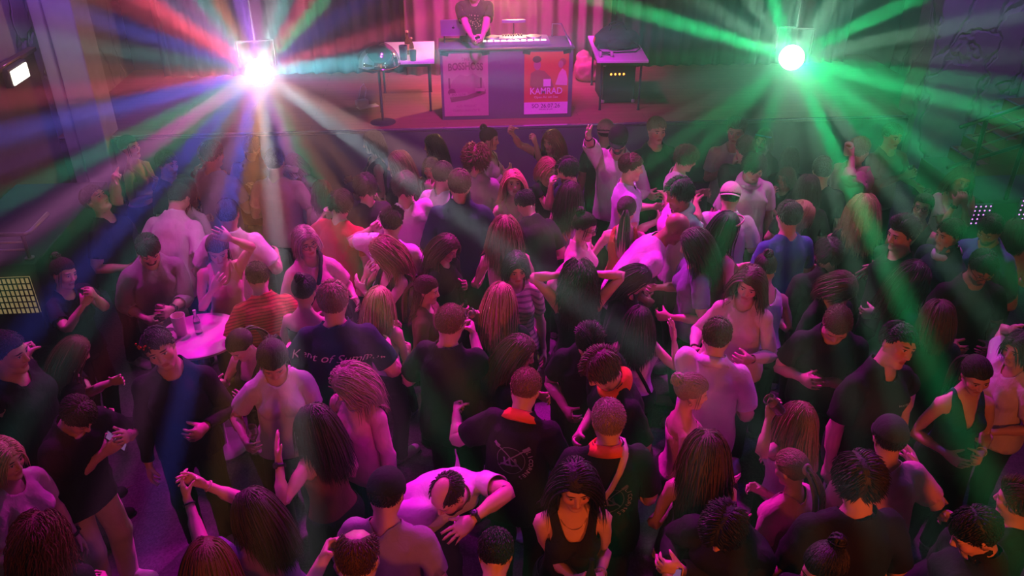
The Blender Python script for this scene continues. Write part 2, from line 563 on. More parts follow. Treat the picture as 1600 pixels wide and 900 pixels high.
def two_bone(S, T, l1, l2, pole):
    v = T - S; L = np.linalg.norm(v)
    Lc = min(max(L, abs(l1 - l2) + .02), (l1 + l2) * .995)
    u = v / (L + 1e-9)
    a = (l1 * l1 - l2 * l2 + Lc * Lc) / (2 * Lc); h = math.sqrt(max(l1 * l1 - a * a, 0))
    p = unit(pole - u * (pole @ u))
    return S + u * a + p * h, S + u * Lc

def solve(B, P, arms_world=None, root=None):
    """bone transforms in person space (unscaled): returns dict bone -> (R, t), v' = R v + t"""
    J = B.J; X = {}
    def setb(b, Rm, newpos): X[b] = (Rm, newpos - Rm @ J[b])
    def at(par, b): Rm, t = X[par]; return Rm @ J[b] + t
    lean, roll, tw = R(P.get('lean', 0)), R(P.get('roll', 0)), R(P.get('twist', 0))
    crouch = P.get('crouch', 0.0)
    off = np.array((-roll * .05, lean * .30 * .5, -crouch - .01))
    R0 = rx(lean * .35) @ ry(roll * .3)
    setb('pelvis', R0, J['pelvis'] + off)
    R1 = rz(tw * .4) @ rx(lean * .7) @ ry(roll * .7); setb('spine', R1, at('pelvis', 'spine'))
    R2 = rz(tw) @ rx(lean) @ ry(roll); setb('chest', R2, at('spine', 'chest'))
    R4 = rz(R(P.get('hyaw', 0)) + tw * .5) @ rx(R(P.get('hp', 8))) @ ry(R(P.get('hr', 0)))
    R3 = half(R2, R4); setb('neck', R3, at('chest', 'neck'))
    setb('head', R4, at('neck', 'head'))
    hc = X['head'][0] @ B.H + X['head'][1]
    for s in 'LR':
        foot = np.array(P.get('foot' + s, (0, 0, 0)), float)
        A = J['foot' + s] + foot
        H = at('pelvis', 'thigh' + s)
        l1 = np.linalg.norm(J['shin' + s] - J['thigh' + s]); l2 = np.linalg.norm(J['foot' + s] - J['shin' + s])
        K, A2 = two_bone(H, A, l1, l2, np.array(((.15 if s == 'L' else -.15), -1., 0)))
        f0 = np.array((0, -1., 0))
        R_ = frame(K - H, f0) @ frame(J['shin' + s] - J['thigh' + s], f0).T; setb('thigh' + s, R_, H)
        R_ = frame(A2 - K, f0) @ frame(J['foot' + s] - J['shin' + s], f0).T; setb('shin' + s, R_, K)
        setb('foot' + s, rz(R(P.get('toe', 12)) * (1 if s == 'L' else -1)), A2)
    return X, hc

def solve_arm(B, X, s, target, hand_thumb=None, pole=None, gesture='relax', hand_dir=None, curl=None):
    """target: wanted hand centre in person space; target None hangs the arm"""
    J = B.J; sg = 1 if s == 'L' else -1
    Rc, tc = X['chest']
    def setb(b, Rm, newpos): X[b] = (Rm, newpos - Rm @ J[b])
    C = Rc @ J['clav' + s] + tc
    S0 = Rc @ J['uarm' + s] + tc
    dirn = unit(target - S0)
    loc = Rc.T @ dirn
    el = max(-.45, loc[2] + .15) * R(24); fw = max(0, -loc[1]) * R(14) - max(0, loc[1]) * R(10)
    Rcl = Rc @ rz(-fw * sg) @ ry(-el * sg)
    setb('clav' + s, Rcl, C)
    S = Rcl @ J['uarm' + s] + X['clav' + s][1]
    l1 = np.linalg.norm(J['farm' + s] - J['uarm' + s]); l2 = np.linalg.norm(J['hand' + s] - J['farm' + s])
    if pole is None:
        pole = Rc @ np.array((sg * .55, .55, -.75))
    reach = np.linalg.norm(target - S)
    tgt = target
    pole = np.asarray(pole, float)
    # wrist lies a palm short of the hand centre, along the forearm
    for _ in range(3):
        Ept, Wpt = two_bone(S, tgt, l1, l2, pole)
        tgt = target - unit(Wpt - Ept) * .065
    Ept, Wpt = two_bone(S, tgt, l1, l2, pole)
    d1, d2 = unit(Ept - S), unit(Wpt - Ept)
    fl = d2 - d1 * (d1 @ d2)
    if np.linalg.norm(fl) < .05: fl = -(pole - d1 * (pole @ d1))
    fl = unit(fl)
    f0 = np.array((0, -1., 0)); rest = frame(J['d' + s], f0)
    Ru = frame(d1, fl) @ rest.T
    h = np.cross(d1, fl); f2 = unit(np.cross(h, d2))
    Rf0 = frame(d2, f2) @ rest.T
    th = np.array((0, 0, 1.)) if hand_thumb is None else np.asarray(hand_thumb, float)
    if np.linalg.norm(th - d2 * (th @ d2)) < .15: th = Rc @ np.array((-.3 * sg, -1, .3))
    hd = d2 if hand_dir is None else unit(np.asarray(hand_dir, float) * .75 + d2 * .45)
    Rh = frame(hd, th) @ rest.T
    Rh0 = frame(d2, th) @ rest.T
    setb('uarm' + s, Ru, S); setb('farm' + s, half(Rf0, Rh0, .55), Ept); setb('hand' + s, Rh, Wpt)
    (ca, cb), (ta, tb) = CURL.get(gesture, CURL['relax'])
    d, t, pn = J['d' + s], J['t' + s], J['pn' + s]
    for k in range(5):
        a_, b_ = (ta, tb) if k == 0 else (ca, cb)
        if gesture == 'horns' and k: a_, b_ = (5, 5) if k in (1, 4) else (80, 95)
        if gesture == 'point' and k: a_, b_ = (5, 5) if k == 1 else (80, 95)
        if gesture == 'relax' and k: a_ += 4 * (k - 2); b_ += 4 * (k - 2)
        td = unit(J['f%de%s' % (k, s)] - J['f%da%s' % (k, s)])
        ax = unit(np.cross(td, pn))
        Ra = Rh @ axis_rot(ax, R(a_)); Rb = Ra @ axis_rot(ax, R(b_))
        pa = X['hand' + s][0] @ J['f%da%s' % (k, s)] + X['hand' + s][1]
        setb('f%da%s' % (k, s), Ra, pa)
        pb = Ra @ J['f%db%s' % (k, s)] + X['f%da%s' % (k, s)][1]
        setb('f%db%s' % (k, s), Rb, pb)
    X['palm' + s] = (Rh @ (J['hand' + s] + d * .075 + pn * .042) + X['hand' + s][1], Rh @ t, Rh @ d, Rh @ pn)

def skin(X, V, W):
    out = np.zeros_like(V)
    for b, i in BI.items():
        w = W[:, i]
        m = w > 1e-4
        if m.any():
            Rm, t = X[b]
            out[m] += (V[m] @ Rm.T + t) * w[m, None]
    return out
# ------------------------------------------------------------------ clothes
def armx(B, V, s): return (V - B.J['uarm' + s]) @ B.J['d' + s]
def in_arm(B, V, s):
    """true on the sleeve side of the armpit"""
    x = armx(B, V, s); J = B.J
    q = V - (J['uarm' + s] + x[:, None] * J['d' + s])
    return (x > .02) & (np.linalg.norm(q, axis=1) < .12) & (np.sign(V[:, 0]) == (1 if s == 'L' else -1)) & (np.abs(V[:, 0]) > .15)

def c_sleeve(B, L):
    def f(V):
        out = np.full(len(V), -1.0)
        for s in 'LR':
            x = armx(B, V, s); m = in_arm(B, V, s)
            out = np.where(m, np.maximum(out, x - L), out)
        return out
    return f
def c_hem(z, slope=0.0): return lambda V: (z + V[:, 1] * slope) - V[:, 2]
def c_top(z): return lambda V: V[:, 2] - z
def c_crew(a=.078, b=.084, yc=.004, zmin=1.37):
    def f(V):
        q = np.sqrt((V[:, 0] / a) ** 2 + ((V[:, 1] - yc) / b) ** 2)
        return np.minimum(1 - q, (V[:, 2] - zmin) * 12)
    return f
def c_scoop(a, dz, z0=1.475, front=True, p=2.0):
    def f(V):
        q = (np.abs(V[:, 0] / a) ** p + np.abs((V[:, 2] - z0) / dz) ** p) ** (1 / p)
        q = np.where(V[:, 2] > z0, np.abs(V[:, 0]) / a, q)
        y = (.03 - V[:, 1]) if front else (V[:, 1] + .0)
        return np.minimum(1 - q, y * 12)
    return f
def c_vneck(a, dz, z0=1.48):
    def f(V):
        q = np.abs(V[:, 0]) / a + (z0 - V[:, 2]) / dz
        return np.minimum(1 - np.where(V[:, 2] > z0, np.abs(V[:, 0]) / a, q), (.03 - V[:, 1]) * 12)
    return f
def c_armhole(x0, slope):
    """cut off the shoulder: keep |x| < x0 + slope * (1.46 - z)"""
    def f(V): return np.abs(V[:, 0]) - (x0 + np.maximum(slope * (1.46 - V[:, 2]), (1.30 - V[:, 2]) * 6))
    return f
def c_ankle(z): return lambda V: z - V[:, 2]

GAR = {}
def garment(sex, kind):
    key = sex + kind
    if key in GAR: return GAR[key]
    B = SEXES[sex]; f = sex == 'f'
    top = kind not in ('trousers', 'shorts', 'shoe')
    arms = True; hips = .010
    if kind == 'tee': inf, ai, hem, sl = .014, .012, .85, .185
    elif kind == 'big': inf, ai, hem, sl = .020, .018, .81, .215
    elif kind == 'long': inf, ai, hem, sl = .014, .010, .84, .525
    elif kind == 'jacket': inf, ai, hem, sl = .026, .020, .82, .535
    elif kind == 'rolled': inf, ai, hem, sl = .016, .014, .82, .40
    elif kind == 'fit': inf, ai, hem, sl = .007, .006, .955, .11
    elif kind in ('tank', 'halter', 'vtop', 'camisole'): inf, ai, hem, sl = .007, .006, .955, .30
    elif kind == 'tube': inf, ai, hem, sl = .007, .006, .955, .30
    else: inf, ai, hem, sl = .011, .010, 0, 0
    h = .0065 if top else .008
    g = Grid((-.64, -.26, .0), (.64, .26, 1.62), h)
    if top:
        rows = []
        for z, w, d, c in B.T:
            # cloth hangs straight from the chest rather than following the waist
            if z < 1.25 and inf > .012:
                cw, cd = B.T[6][1], B.T[6][2]
                w = max(w, cw * (.95 if f else .97)); d = max(d, cd * .97)
            e_ = .014 * float(sstep(np.array(1.06 - z), 0, .12)) if inf > .012 else 0
            rows.append((z, w + inf + e_, d + inf + e_, c))
        rows[0] = (.70, rows[1][1], rows[1][2], rows[1][3])
        g.add(loft(rows), .03)
        for pr, k in body_parts(B, inf, arms=False, legs=False)[1:]: g.add(pr, k)
        less = kind in ('tank', 'halter', 'vtop', 'camisole', 'tube')
        if less:
            for s in 'LR': g.add(ell(B.J['uarm' + s], (.05 if f else .058,) * 3), .03)
        else:
            for pr, k in body_parts(B, ai, torso=False, legs=False): g.add(pr, k)
        if ai > .011:
            for s in 'LR':
                S, d = B.J['uarm' + s], B.J['d' + s]
                g.add(cap(S + d * .07, S + d * min(sl + .03, .29), (.058 if f else .064) + ai * .7, (.052 if f else .060) + ai * .7), .03)
                if sl > .3: g.add(cap(S + d * .26, S + d * .56, (.046 if f else .052) + ai * .5, .040 + ai * .3), .02)
    else:
        g.add(loft([(z, w + inf + (.006 if z > .95 else 0), d + inf + (.006 if z > .95 else 0), c) for z, w, d, c in B.T if z < 1.10]), .03)
        for pr, k in body_parts(B, inf, arms=False, legs=False)[1:]:
            if pr[2][2] < 1.15: g.add(pr, k)
        for s in 'LR':
            H, K, A = B.J['thigh' + s], B.J['shin' + s], B.J['foot' + s]
            g.add(cap(H, K, .098, .074), .03); g.add(cap(K, A - np.array((0, .0, .09)), .073, .064), .03)
    V, Q = g.mesh()
    T = np.concatenate([Q[:, [0, 1, 2]], Q[:, [0, 2, 3]]])
    n = vnormals(V, T)
    if np.einsum('ij,ij->i', n, V - V.mean(0)).mean() < 0: T = T[:, ::-1]; n = -n
    # folds
    wm = sstep(np.abs(V[:, 2] - 1.0), .0, .12) if not top else 1.0
    amp = {'tee': .006, 'big': .010, 'long': .006, 'jacket': .010, 'rolled': .008, 'trousers': .006}.get(kind, .0015)
    sd = (sum(map(ord, key)) % 17) * 3.1
    dv = np.array([noise.noise(Vector((v[0] * 9 + sd, v[1] * 9, v[2] * 5 + v[0] * 4))) + .6 * noise.noise(Vector((v[0] * 22, v[1] * 22 + sd, v[2] * 13 - v[0] * 9))) for v in V])
    V = V + n * (dv * amp * wm)[:, None]
    V, T = decimate(V, T, 5200 if top else 4200)
    n = vnormals(V, T)
    if np.einsum('ij,ij->i', n, V - V.mean(0)).mean() < 0: T = T[:, ::-1]
    cl = []
    if top:
        cl.append(c_hem(hem)); cl.append(c_sleeve(B, sl))
        if kind == 'tank': cl += [c_armhole(.135 if not f else .115, .10), c_scoop(.080, .16), c_scoop(.075, .12, front=False), c_crew()]
        elif kind == 'halter': cl += [c_armhole(.095, .35), c_vneck(.075, .27), c_scoop(.08, .10, front=False), c_crew()]
        elif kind == 'vtop': cl += [c_armhole(.125, .10), c_vneck(.085, .20), c_scoop(.08, .16, front=False), c_crew()]
        elif kind == 'camisole': cl += [c_armhole(.10, .34), c_scoop(.078, .17, p=3), c_scoop(.078, .30, front=False, p=3), c_crew()]
        elif kind == 'tube': cl += [c_top(1.345), c_armhole(.11, .5)]
        elif kind == 'fit': cl += [c_scoop(.085, .075), c_crew()]
        elif kind in ('jacket',): cl += [c_crew(.080, .088)]
        else: cl += [c_crew(.074 if f else .080, .082 if f else .088)]
    else:
        cl += [c_top(1.005), c_ankle(.055 if kind == 'trousers' else .52)]
    for c in cl: V, T = clip(V, T, c)
    V, T = solidify(V, T, .0035)
    G = Body(); G.V, G.F = V, T
    G.W = weights(B, V)
    # what the garment hides of the body
    m = np.ones(len(B.V), bool)
    for c in cl: m &= c(B.V) < -.02
    if top: m &= (B.V[:, 2] < 1.50)
    else: m &= (np.abs(B.V[:, 0]) < .26) | (B.V[:, 2] < .7)
    # nothing of the hands and forearms is hidden by trousers
    if not top:
        for s in 'LR': m &= ~(in_arm(B, B.V, s) & (armx(B, B.V, s) > .1))
    G.cover = m
    GAR[key] = G
    return G

def shoe_geo(sex, s):
    key = sex + 'shoe' + s
    if key in GAR: return GAR[key]
    B = SEXES[sex]; J = B.J
    A, Tt = J['foot' + s], J['toe' + s]
    g = Grid((min(A[0], Tt[0]) - .09, -.24, -.02), (max(A[0], Tt[0]) + .09, .12, .17), .006)
    g.add(cap((A[0], .040, .048), (Tt[0], -.15, .036), .047, .036), .02)
    g.add(ell((Tt[0], -.12, .034), (.048, .075, .034)), .02)
    g.add(cap((A[0], .02, .06), (A[0], .018, .115), .046, .042), .02)
    for y, w in ((.05, .040), (.0, .040), (-.06, .044), (-.12, .047), (-.16, .040)):
        x = A[0] + (Tt[0] - A[0]) * (.04 - y) / .2
        g.add(ell((x, y, .012), (w, .045, .014)), .006)
    V, Q = g.mesh(); V, T = decimate(V, Q, 700)
    V[:, 2] = np.maximum(V[:, 2], .0)
    n = vnormals(V, T)
    if np.einsum('ij,ij->i', n, V - V.mean(0)).mean() < 0: T = T[:, ::-1]
    G = Body(); G.V, G.F, G.W = V, T, weights(B, V)
    GAR[key] = G
    return G

# ------------------------------------------------------------------ hair: a cap of roots and combed locks
HAIRS = {}
def hairline(l):
    """lowest head-space height that carries hair, for a head-space point"""
    y = l[1]
    if y < -.062: return .064
    if y < -.02: return .064 - (y + .062) / .042 * .052
    if y < .02: return .012 - (y + .02) / .04 * .012
    if y < .05: return .0 - (y - .02) / .03 * .055
    return -.062

def hair_geo(sex, style, var=0):
    key = (sex, style, var)
    if key in HAIRS: return HAIRS[key]
    B = SEXES[sex]; H = B.H
    rr = random.Random(hash(style) % 1000 if False else sum(map(ord, style)) * 7 + var * 13 + (1 if sex == 'f' else 0))
    C = H + np.array((0, .012, .030)); rad = np.array((.0765, .096, .086))
    S = {  # lock length, width, clump count, lift, gravity, wave amp, wave freq, base thickness
        'buzz': (.010, .0055, 330, .05, .05, 0, 0, .0065), 'crop': (.032, .0080, 330, .10, .10, .002, 30, .008),
        'quiff': (.055, .0085, 330, .42, .10, .004, 25, .009), 'mop': (.060, .0085, 330, .26, .40, .006, 60, .013),
        'curlymop': (.085, .0085, 330, .50, .42, .016, 80, .026), 'thin': (.026, .006, 200, .25, .2, .002, 30, .004),
        'bob': (.21, .0105, 260, .10, .75, .004, 16, .011), 'long': (.40, .0115, 270, .06, .8, .004, 10, .011),
        'wavy': (.40, .0105, 280, .10, .78, .008, 26, .013), 'bigcurly': (.36, .0095, 330, .26, .70, .012, 52, .016),
        'pony': (.16, .007, 240, .02, .0, .001, 10, .008), 'bun': (.16, .007, 240, .02, .0, .001, 10, .008),
        'halfup': (.38, .010, 240, .06, .8, .008, 16, .011), 'updo': (.16, .008, 220, .05, .0, .004, 22, .012),
    }[style]
    L, wd, cnt, lift, grav, wa, wf, th = S
    cnt, wd = int(cnt * 2.3), wd * .52
    # base cap over the scalp
    nu, nv = 40, 22
    V = [C + (rad + th) * np.array((0, 0, 1.))]; F = []
    for j in range(1, nv):
        ph = math.pi * j / nv * .86
        for i in range(nu):
            a = 2 * math.pi * i / nu
            u = np.array((math.sin(ph) * math.cos(a), math.sin(ph) * math.sin(a), math.cos(ph)))
            nz = noise.noise(Vector(u * 9 + var)) * th * .5
            V.append(C + (rad + th + nz) * u)
    for i in range(nu): F.append((0, 1 + i, 1 + (i + 1) % nu))
    for j in range(nv - 2):
        for i in range(nu):
            a = 1 + j * nu + i; b = 1 + j * nu + (i + 1) % nu
            F += [(a, a + nu, b), (b, a + nu, b + nu)]
    V = np.array(V); F = np.array(F)
    def fcl(P):
        l = P - H
        out = np.array([hairline(p) - p[2] for p in l])
        if style == 'thin':
            q = np.sqrt((l[:, 0] / .052) ** 2 + ((l[:, 1] + .015) / .085) ** 2)
            out = np.maximum(out, np.where(l[:, 2] > .06, (1 - q) * .05, -1))
        return out
    V, F = clip(V, F, fcl)
    V, F = solidify(V, F, th + .006)
    VV, FF = [V], [F]; n0 = len(V)
    # colliders: skull, neck, shoulders, upper body
    cols = [(C, rad * 1.02), (H + np.array((0, -.02, -.04)), np.array((.066, .07, .09))), (np.array((0, .012, 1.50)), np.array((.062, .062, .10))),
            (np.array((0, .008, 1.28)), np.array((.172, .125, .19)) if sex == 'f' else np.array((.19, .13, .2)))]
    for s in 'LR': cols.append((B.J['uarm' + s] + np.array((0, 0, -.01)), np.array((.066, .066, .062))))
    def push(p, ex):
        for c, r in cols:
            q = (p - c) / (r + ex); k = math.sqrt(q @ q)
            if k < 1: p = c + (r + ex) * q / max(k, .05)
        return p
    tie = H + np.array((0, .112, .030)) if style in ('pony', 'halfup') else (H + np.array((0, .075, .105)) if style in ('bun',) else H + np.array((0, .100, .055)))
    def lock(pts, w0, flat=.55, segs=3, endw=.06):
        nonlocal n0
        pts = np.array(pts); k = len(pts)
        tg = np.gradient(pts, axis=0)
        out = []
        for i in range(k):
            t = unit(tg[i]); o = pts[i] - C; o = unit(o - t * (o @ t)); b = np.cross(t, o)
            q = i / (k - 1)
            w = w0 * (.55 + .6 * math.sin(q * 2.4)) * (1 if q < .55 else 1 - (q - .55) / .45 * (1 - endw))
            for m in range(segs):
                a = 2 * math.pi * m / segs
                out.append(pts[i] + b * math.cos(a) * w + o * math.sin(a) * w * flat)
        f = []
        for i in range(k - 1):
            for m in range(segs):
                a = n0 + i * segs + m; b_ = n0 + i * segs + (m + 1) % segs
                f += [(a, b_, a + segs), (b_, b_ + segs, a + segs)]
        for m in range(1, segs - 1): f += [(n0, n0 + m + 1, n0 + m), (n0 + (k - 1) * segs, n0 + (k - 1) * segs + m, n0 + (k - 1) * segs + m + 1)]
        VV.append(np.array(out)); FF.append(np.array(f)); n0 += len(out)
    part = rr.choice((-.02, .0, .018))
    ga = math.pi * (3 - math.sqrt(5)); tot = int(cnt * 1.9) if cnt else 0
    done = 0
    for i in range(tot):
        zz = 1 - (i + .5) / tot * 1.75; a = i * ga + rr.uniform(-.1, .1)
        q = math.sqrt(max(0, 1 - zz * zz)); u = np.array((q * math.cos(a), q * math.sin(a), zz))
        p = C + (rad + th * .6) * u; l = p - H
        if l[2] < hairline(l) + .002: continue
        if style == 'thin' and l[2] > .06 and (l[0] / .055) ** 2 + ((l[1] + .015) / .088) ** 2 < 1: continue
        nrm = unit(u / rad)
        done += 1
        long_ = L > .2
        sgn = 1 if l[0] > part else -1
        if style in ('pony', 'bun', 'updo') or (style == 'halfup' and l[2] > .02):
            # combed back to the tie, lying on the skull
            pts = []
            for k in range(7):
                t = k / 6
                v = p * (1 - t) + tie * t
                pts.append(push(v, th + .002 + .004 * t) + np.array((rr.uniform(-1, 1), rr.uniform(-1, 1), rr.uniform(-1, 1))) * .0015)
            lock(pts, wd, .4)
            continue
        if style in ('crop', 'quiff', 'thin'):
            flow = np.array((sgn * .25, -.75 if style != 'quiff' else .35, .1 if style != 'quiff' else .3))
            if l[1] > .03 or l[2] < .03: flow = np.array((0, .1, -1.))
            top = sstep(np.array(l[2]), .02, .085)
            Lk = L * (.45 + .55 * float(top)) * rr.uniform(.8, 1.2); lf = lift * float(top)
        elif style in ('mop', 'curlymop'):
            flow = np.array((sgn * .5, -.3, -.25)); Lk = L * rr.uniform(.7, 1.15); lf = lift
        else:
            flow = np.array((sgn * 1.0, .55 if l[1] < .0 else .25, -.15)); Lk = L * rr.uniform(.82, 1.05); lf = lift
            if l[1] > .03: flow = np.array((l[0] * 6, .4, -1.))
            elif l[2] < .045: flow = np.array((0, .35, -1.))
        flow = flow - nrm * (flow @ nrm); dirv = unit(unit(flow) * (1 - lf) + nrm * lf)
        steps = (16 if wa > .009 else 11) if long_ else (7 if wa > .008 else 4); st = Lk / steps
        ph0 = rr.uniform(0, 6.28); layer = rr.uniform(.001, .007 + (.018 if style == 'bigcurly' else 0) + (.006 if style == 'wavy' else 0)); pts = [p]; v = p.copy()
        sway = np.array((rr.uniform(-.12, .12), rr.uniform(-.05, .12), 0))
        for k in range(steps):
            g_ = np.array((0, 0, -1.)) + sway
            if long_ and v[2] < H[2] - .05: g_ = g_ + np.array((0, .18, 0)) * (1 if v[1] > -.02 else -.2)
            dirv = unit(dirv + g_ * grav * (.55 if long_ else .35))
            v = push(v + dirv * st, th + layer)
            o = unit(v - C); b = np.cross(unit(dirv), o)
            s_ = wa * min(1, (k + 1) / 4) * math.sin(ph0 + wf * st * (k + 1)); c_ = wa * min(1, (k + 1) / 4) * math.cos(ph0 + wf * st * (k + 1))
            pts.append(v + b * s_ + o * c_ * .6)
        lock(pts, wd * rr.uniform(.75, 1.25), .5 if long_ else .6)
    if style in ('pony', 'halfup'):
        for i in range(26):
            a = rr.uniform(0, 6.28); r0 = .014 * math.sqrt(rr.random())
            v = tie + np.array((math.cos(a) * r0, 0, math.sin(a) * r0)); dirv = unit(np.array((math.cos(a) * .4, .8, -.2))); pts = [v]
            ex = rr.uniform(.004, .03)
            for k in range(14):
                dirv = unit(dirv + np.array((rr.uniform(-.05, .05), 0, -.42)))
                v = push(v + dirv * .028, .010 + ex); pts.append(v)
            lock(pts, .010, .7)
    if style in ('bun', 'updo'):
        r0 = .036 if style == 'bun' else .048
        bc = tie + np.array((0, .012, .012))
        for i in range(34):
            ax = unit(np.array((rr.gauss(0, 1), rr.gauss(0, 1), rr.gauss(0, 1)))); e1 = unit(np.cross(ax, (.3, .5, .8))); e2 = np.cross(ax, e1)
            rk = r0 * rr.uniform(.75, 1.05); a0 = rr.uniform(0, 6.28)
            lock([bc + (e1 * math.cos(a0 + k * .55) + e2 * math.sin(a0 + k * .55)) * rk for k in range(8)], .010, .7)
        # loose strands by the face
        for sg in (1, -1):
            for k_ in range(2):
                v = H + np.array((sg * .066, -.045 + .02 * k_, .05)); pts = [v]
                for k in range(7):
                    v = push(v + np.array((sg * .001, -.001, -.022)), .004); pts.append(v)
                lock(pts, .004, .7)
    V = np.concatenate(VV); F = np.concatenate(FF)
    G = Body(); G.V, G.F = V, F
    W = np.zeros((len(V), len(BONES)), np.float32)
    hd = sstep(V[:, 2], 1.42, 1.62); hd = np.maximum(hd, .12)
    W[:, BI['head']] = hd; W[:, BI['chest']] = 1 - hd
    G.W = W; G.rigid = L < .2 and style not in ('pony', 'halfup')
    HAIRS[key] = G
    return G

# ------------------------------------------------------------------ caps
def cap_geo(sex, backwards=False):
    key = (sex, 'baseball', backwards)
    if key in HAIRS: return HAIRS[key]
    B = SEXES[sex]; H = B.H
    C = H + np.array((0, .010, .030)); rad = np.array((.0765, .097, .088)) + .017
    sg = -1 if backwards else 1
    V, F = [], []
    nu, nv = 32, 12
    V.append(C + np.array((0, 0, rad[2])))
    for j in range(1, nv + 1):
        ph = math.pi * .5 * j / nv * 1.02
        for i in range(nu):
            a = 2 * math.pi * i / nu
            V.append(C + rad * np.array((math.sin(ph) * math.cos(a), math.sin(ph) * math.sin(a), math.cos(ph))))
    for i in range(nu): F.append((0, 1 + i, 1 + (i + 1) % nu))
    for j in range(nv - 1):
        for i in range(nu):
            a = 1 + j * nu + i; b = 1 + j * nu + (i + 1) % nu
            F += [(a, a + nu, b), (b, a + nu, b + nu)]
    V = np.array(V); F = np.array(F)
    V, F = clip(V, F, lambda P: (.016 + (P[:, 1] - H[1]) * -.18 * sg) - (P[:, 2] - H[2]))
    V, F = solidify(V, F, .004)
    # peak
    pv, pf = [], []
    m, q = 15, 5
    for i in range(m):
        a = (i / (m - 1) - .5) * math.pi * .92
        for j in range(q):
            t = j / (q - 1)
            x = math.sin(a) * (.088 + .000 * t); y = -(math.cos(a) * (.108 + t * .070) - .004)
            z = .030 - t * .012 - (x / .085) ** 2 * .016
            pv.append(H + np.array((x, y * sg + .008, z)))
    for i in range(m - 1):
        for j in range(q - 1):
            a = i * q + j
            pf += [(a, a + 1, a + q), (a + 1, a + q + 1, a + q)]
    pv = np.array(pv); pf = np.array(pf)
    if sg < 0: pf = pf[:, ::-1]
    pv, pf = solidify(pv, pf, .003)
    # button
    G = Body(); G.V, G.F = V, F
    P_ = Body(); P_.V, P_.F = pv, pf
    for g in (G, P_):
        W = np.zeros((len(g.V), len(BONES)), np.float32); W[:, BI['head']] = 1; g.W = W
    HAIRS[key] = (G, P_)
    return HAIRS[key]
# ------------------------------------------------------------------ skin, cloth and hair materials
def mix_col(nt, fac, a, b):
    m = N(nt, 'ShaderNodeMix', data_type='RGBA')
    if isinstance(fac, float): m.inputs[0].default_value = fac
    else: nt.links.new(fac, m.inputs[0])
    for s, v in ((6, a), (7, b)):
        if isinstance(v, tuple): m.inputs[s].default_value = (*v, 1)
        else: nt.links.new(v, m.inputs[s])
    return m.outputs[2]

def ellmask(nt, vec, c, r, soft=.25):
    """1 inside an ellipsoid in rest space (mirrored in x when c[0] > 0), soft edge"""
    s = N(nt, 'ShaderNodeVectorMath', operation='ABSOLUTE'); nt.links.new(vec, s.inputs[0])
    use = s.outputs[0] if c[0] > 0 else vec
    sep = N(nt, 'ShaderNodeSeparateXYZ'); nt.links.new(vec, sep.inputs[0])
    sepa = N(nt, 'ShaderNodeSeparateXYZ'); nt.links.new(s.outputs[0], sepa.inputs[0])
    cb = N(nt, 'ShaderNodeCombineXYZ')
    nt.links.new(sepa.outputs[0] if c[0] > 0 else sep.outputs[0], cb.inputs[0]); nt.links.new(sep.outputs[1], cb.inputs[1]); nt.links.new(sep.outputs[2], cb.inputs[2])
    sub = N(nt, 'ShaderNodeVectorMath', operation='SUBTRACT'); nt.links.new(cb.outputs[0], sub.inputs[0]); sub.inputs[1].default_value = c
    dv = N(nt, 'ShaderNodeVectorMath', operation='DIVIDE'); nt.links.new(sub.outputs[0], dv.inputs[0]); dv.inputs[1].default_value = r
    ln = N(nt, 'ShaderNodeVectorMath', operation='LENGTH'); nt.links.new(dv.outputs[0], ln.inputs[0])
    mr = N(nt, 'ShaderNodeMapRange', interpolation_type='SMOOTHSTEP')
    mr.inputs['From Min'].default_value = 1 + soft; mr.inputs['From Max'].default_value = 1 - soft
    nt.links.new(ln.outputs['Value'], mr.inputs['Value'])
    return mr.outputs[0]

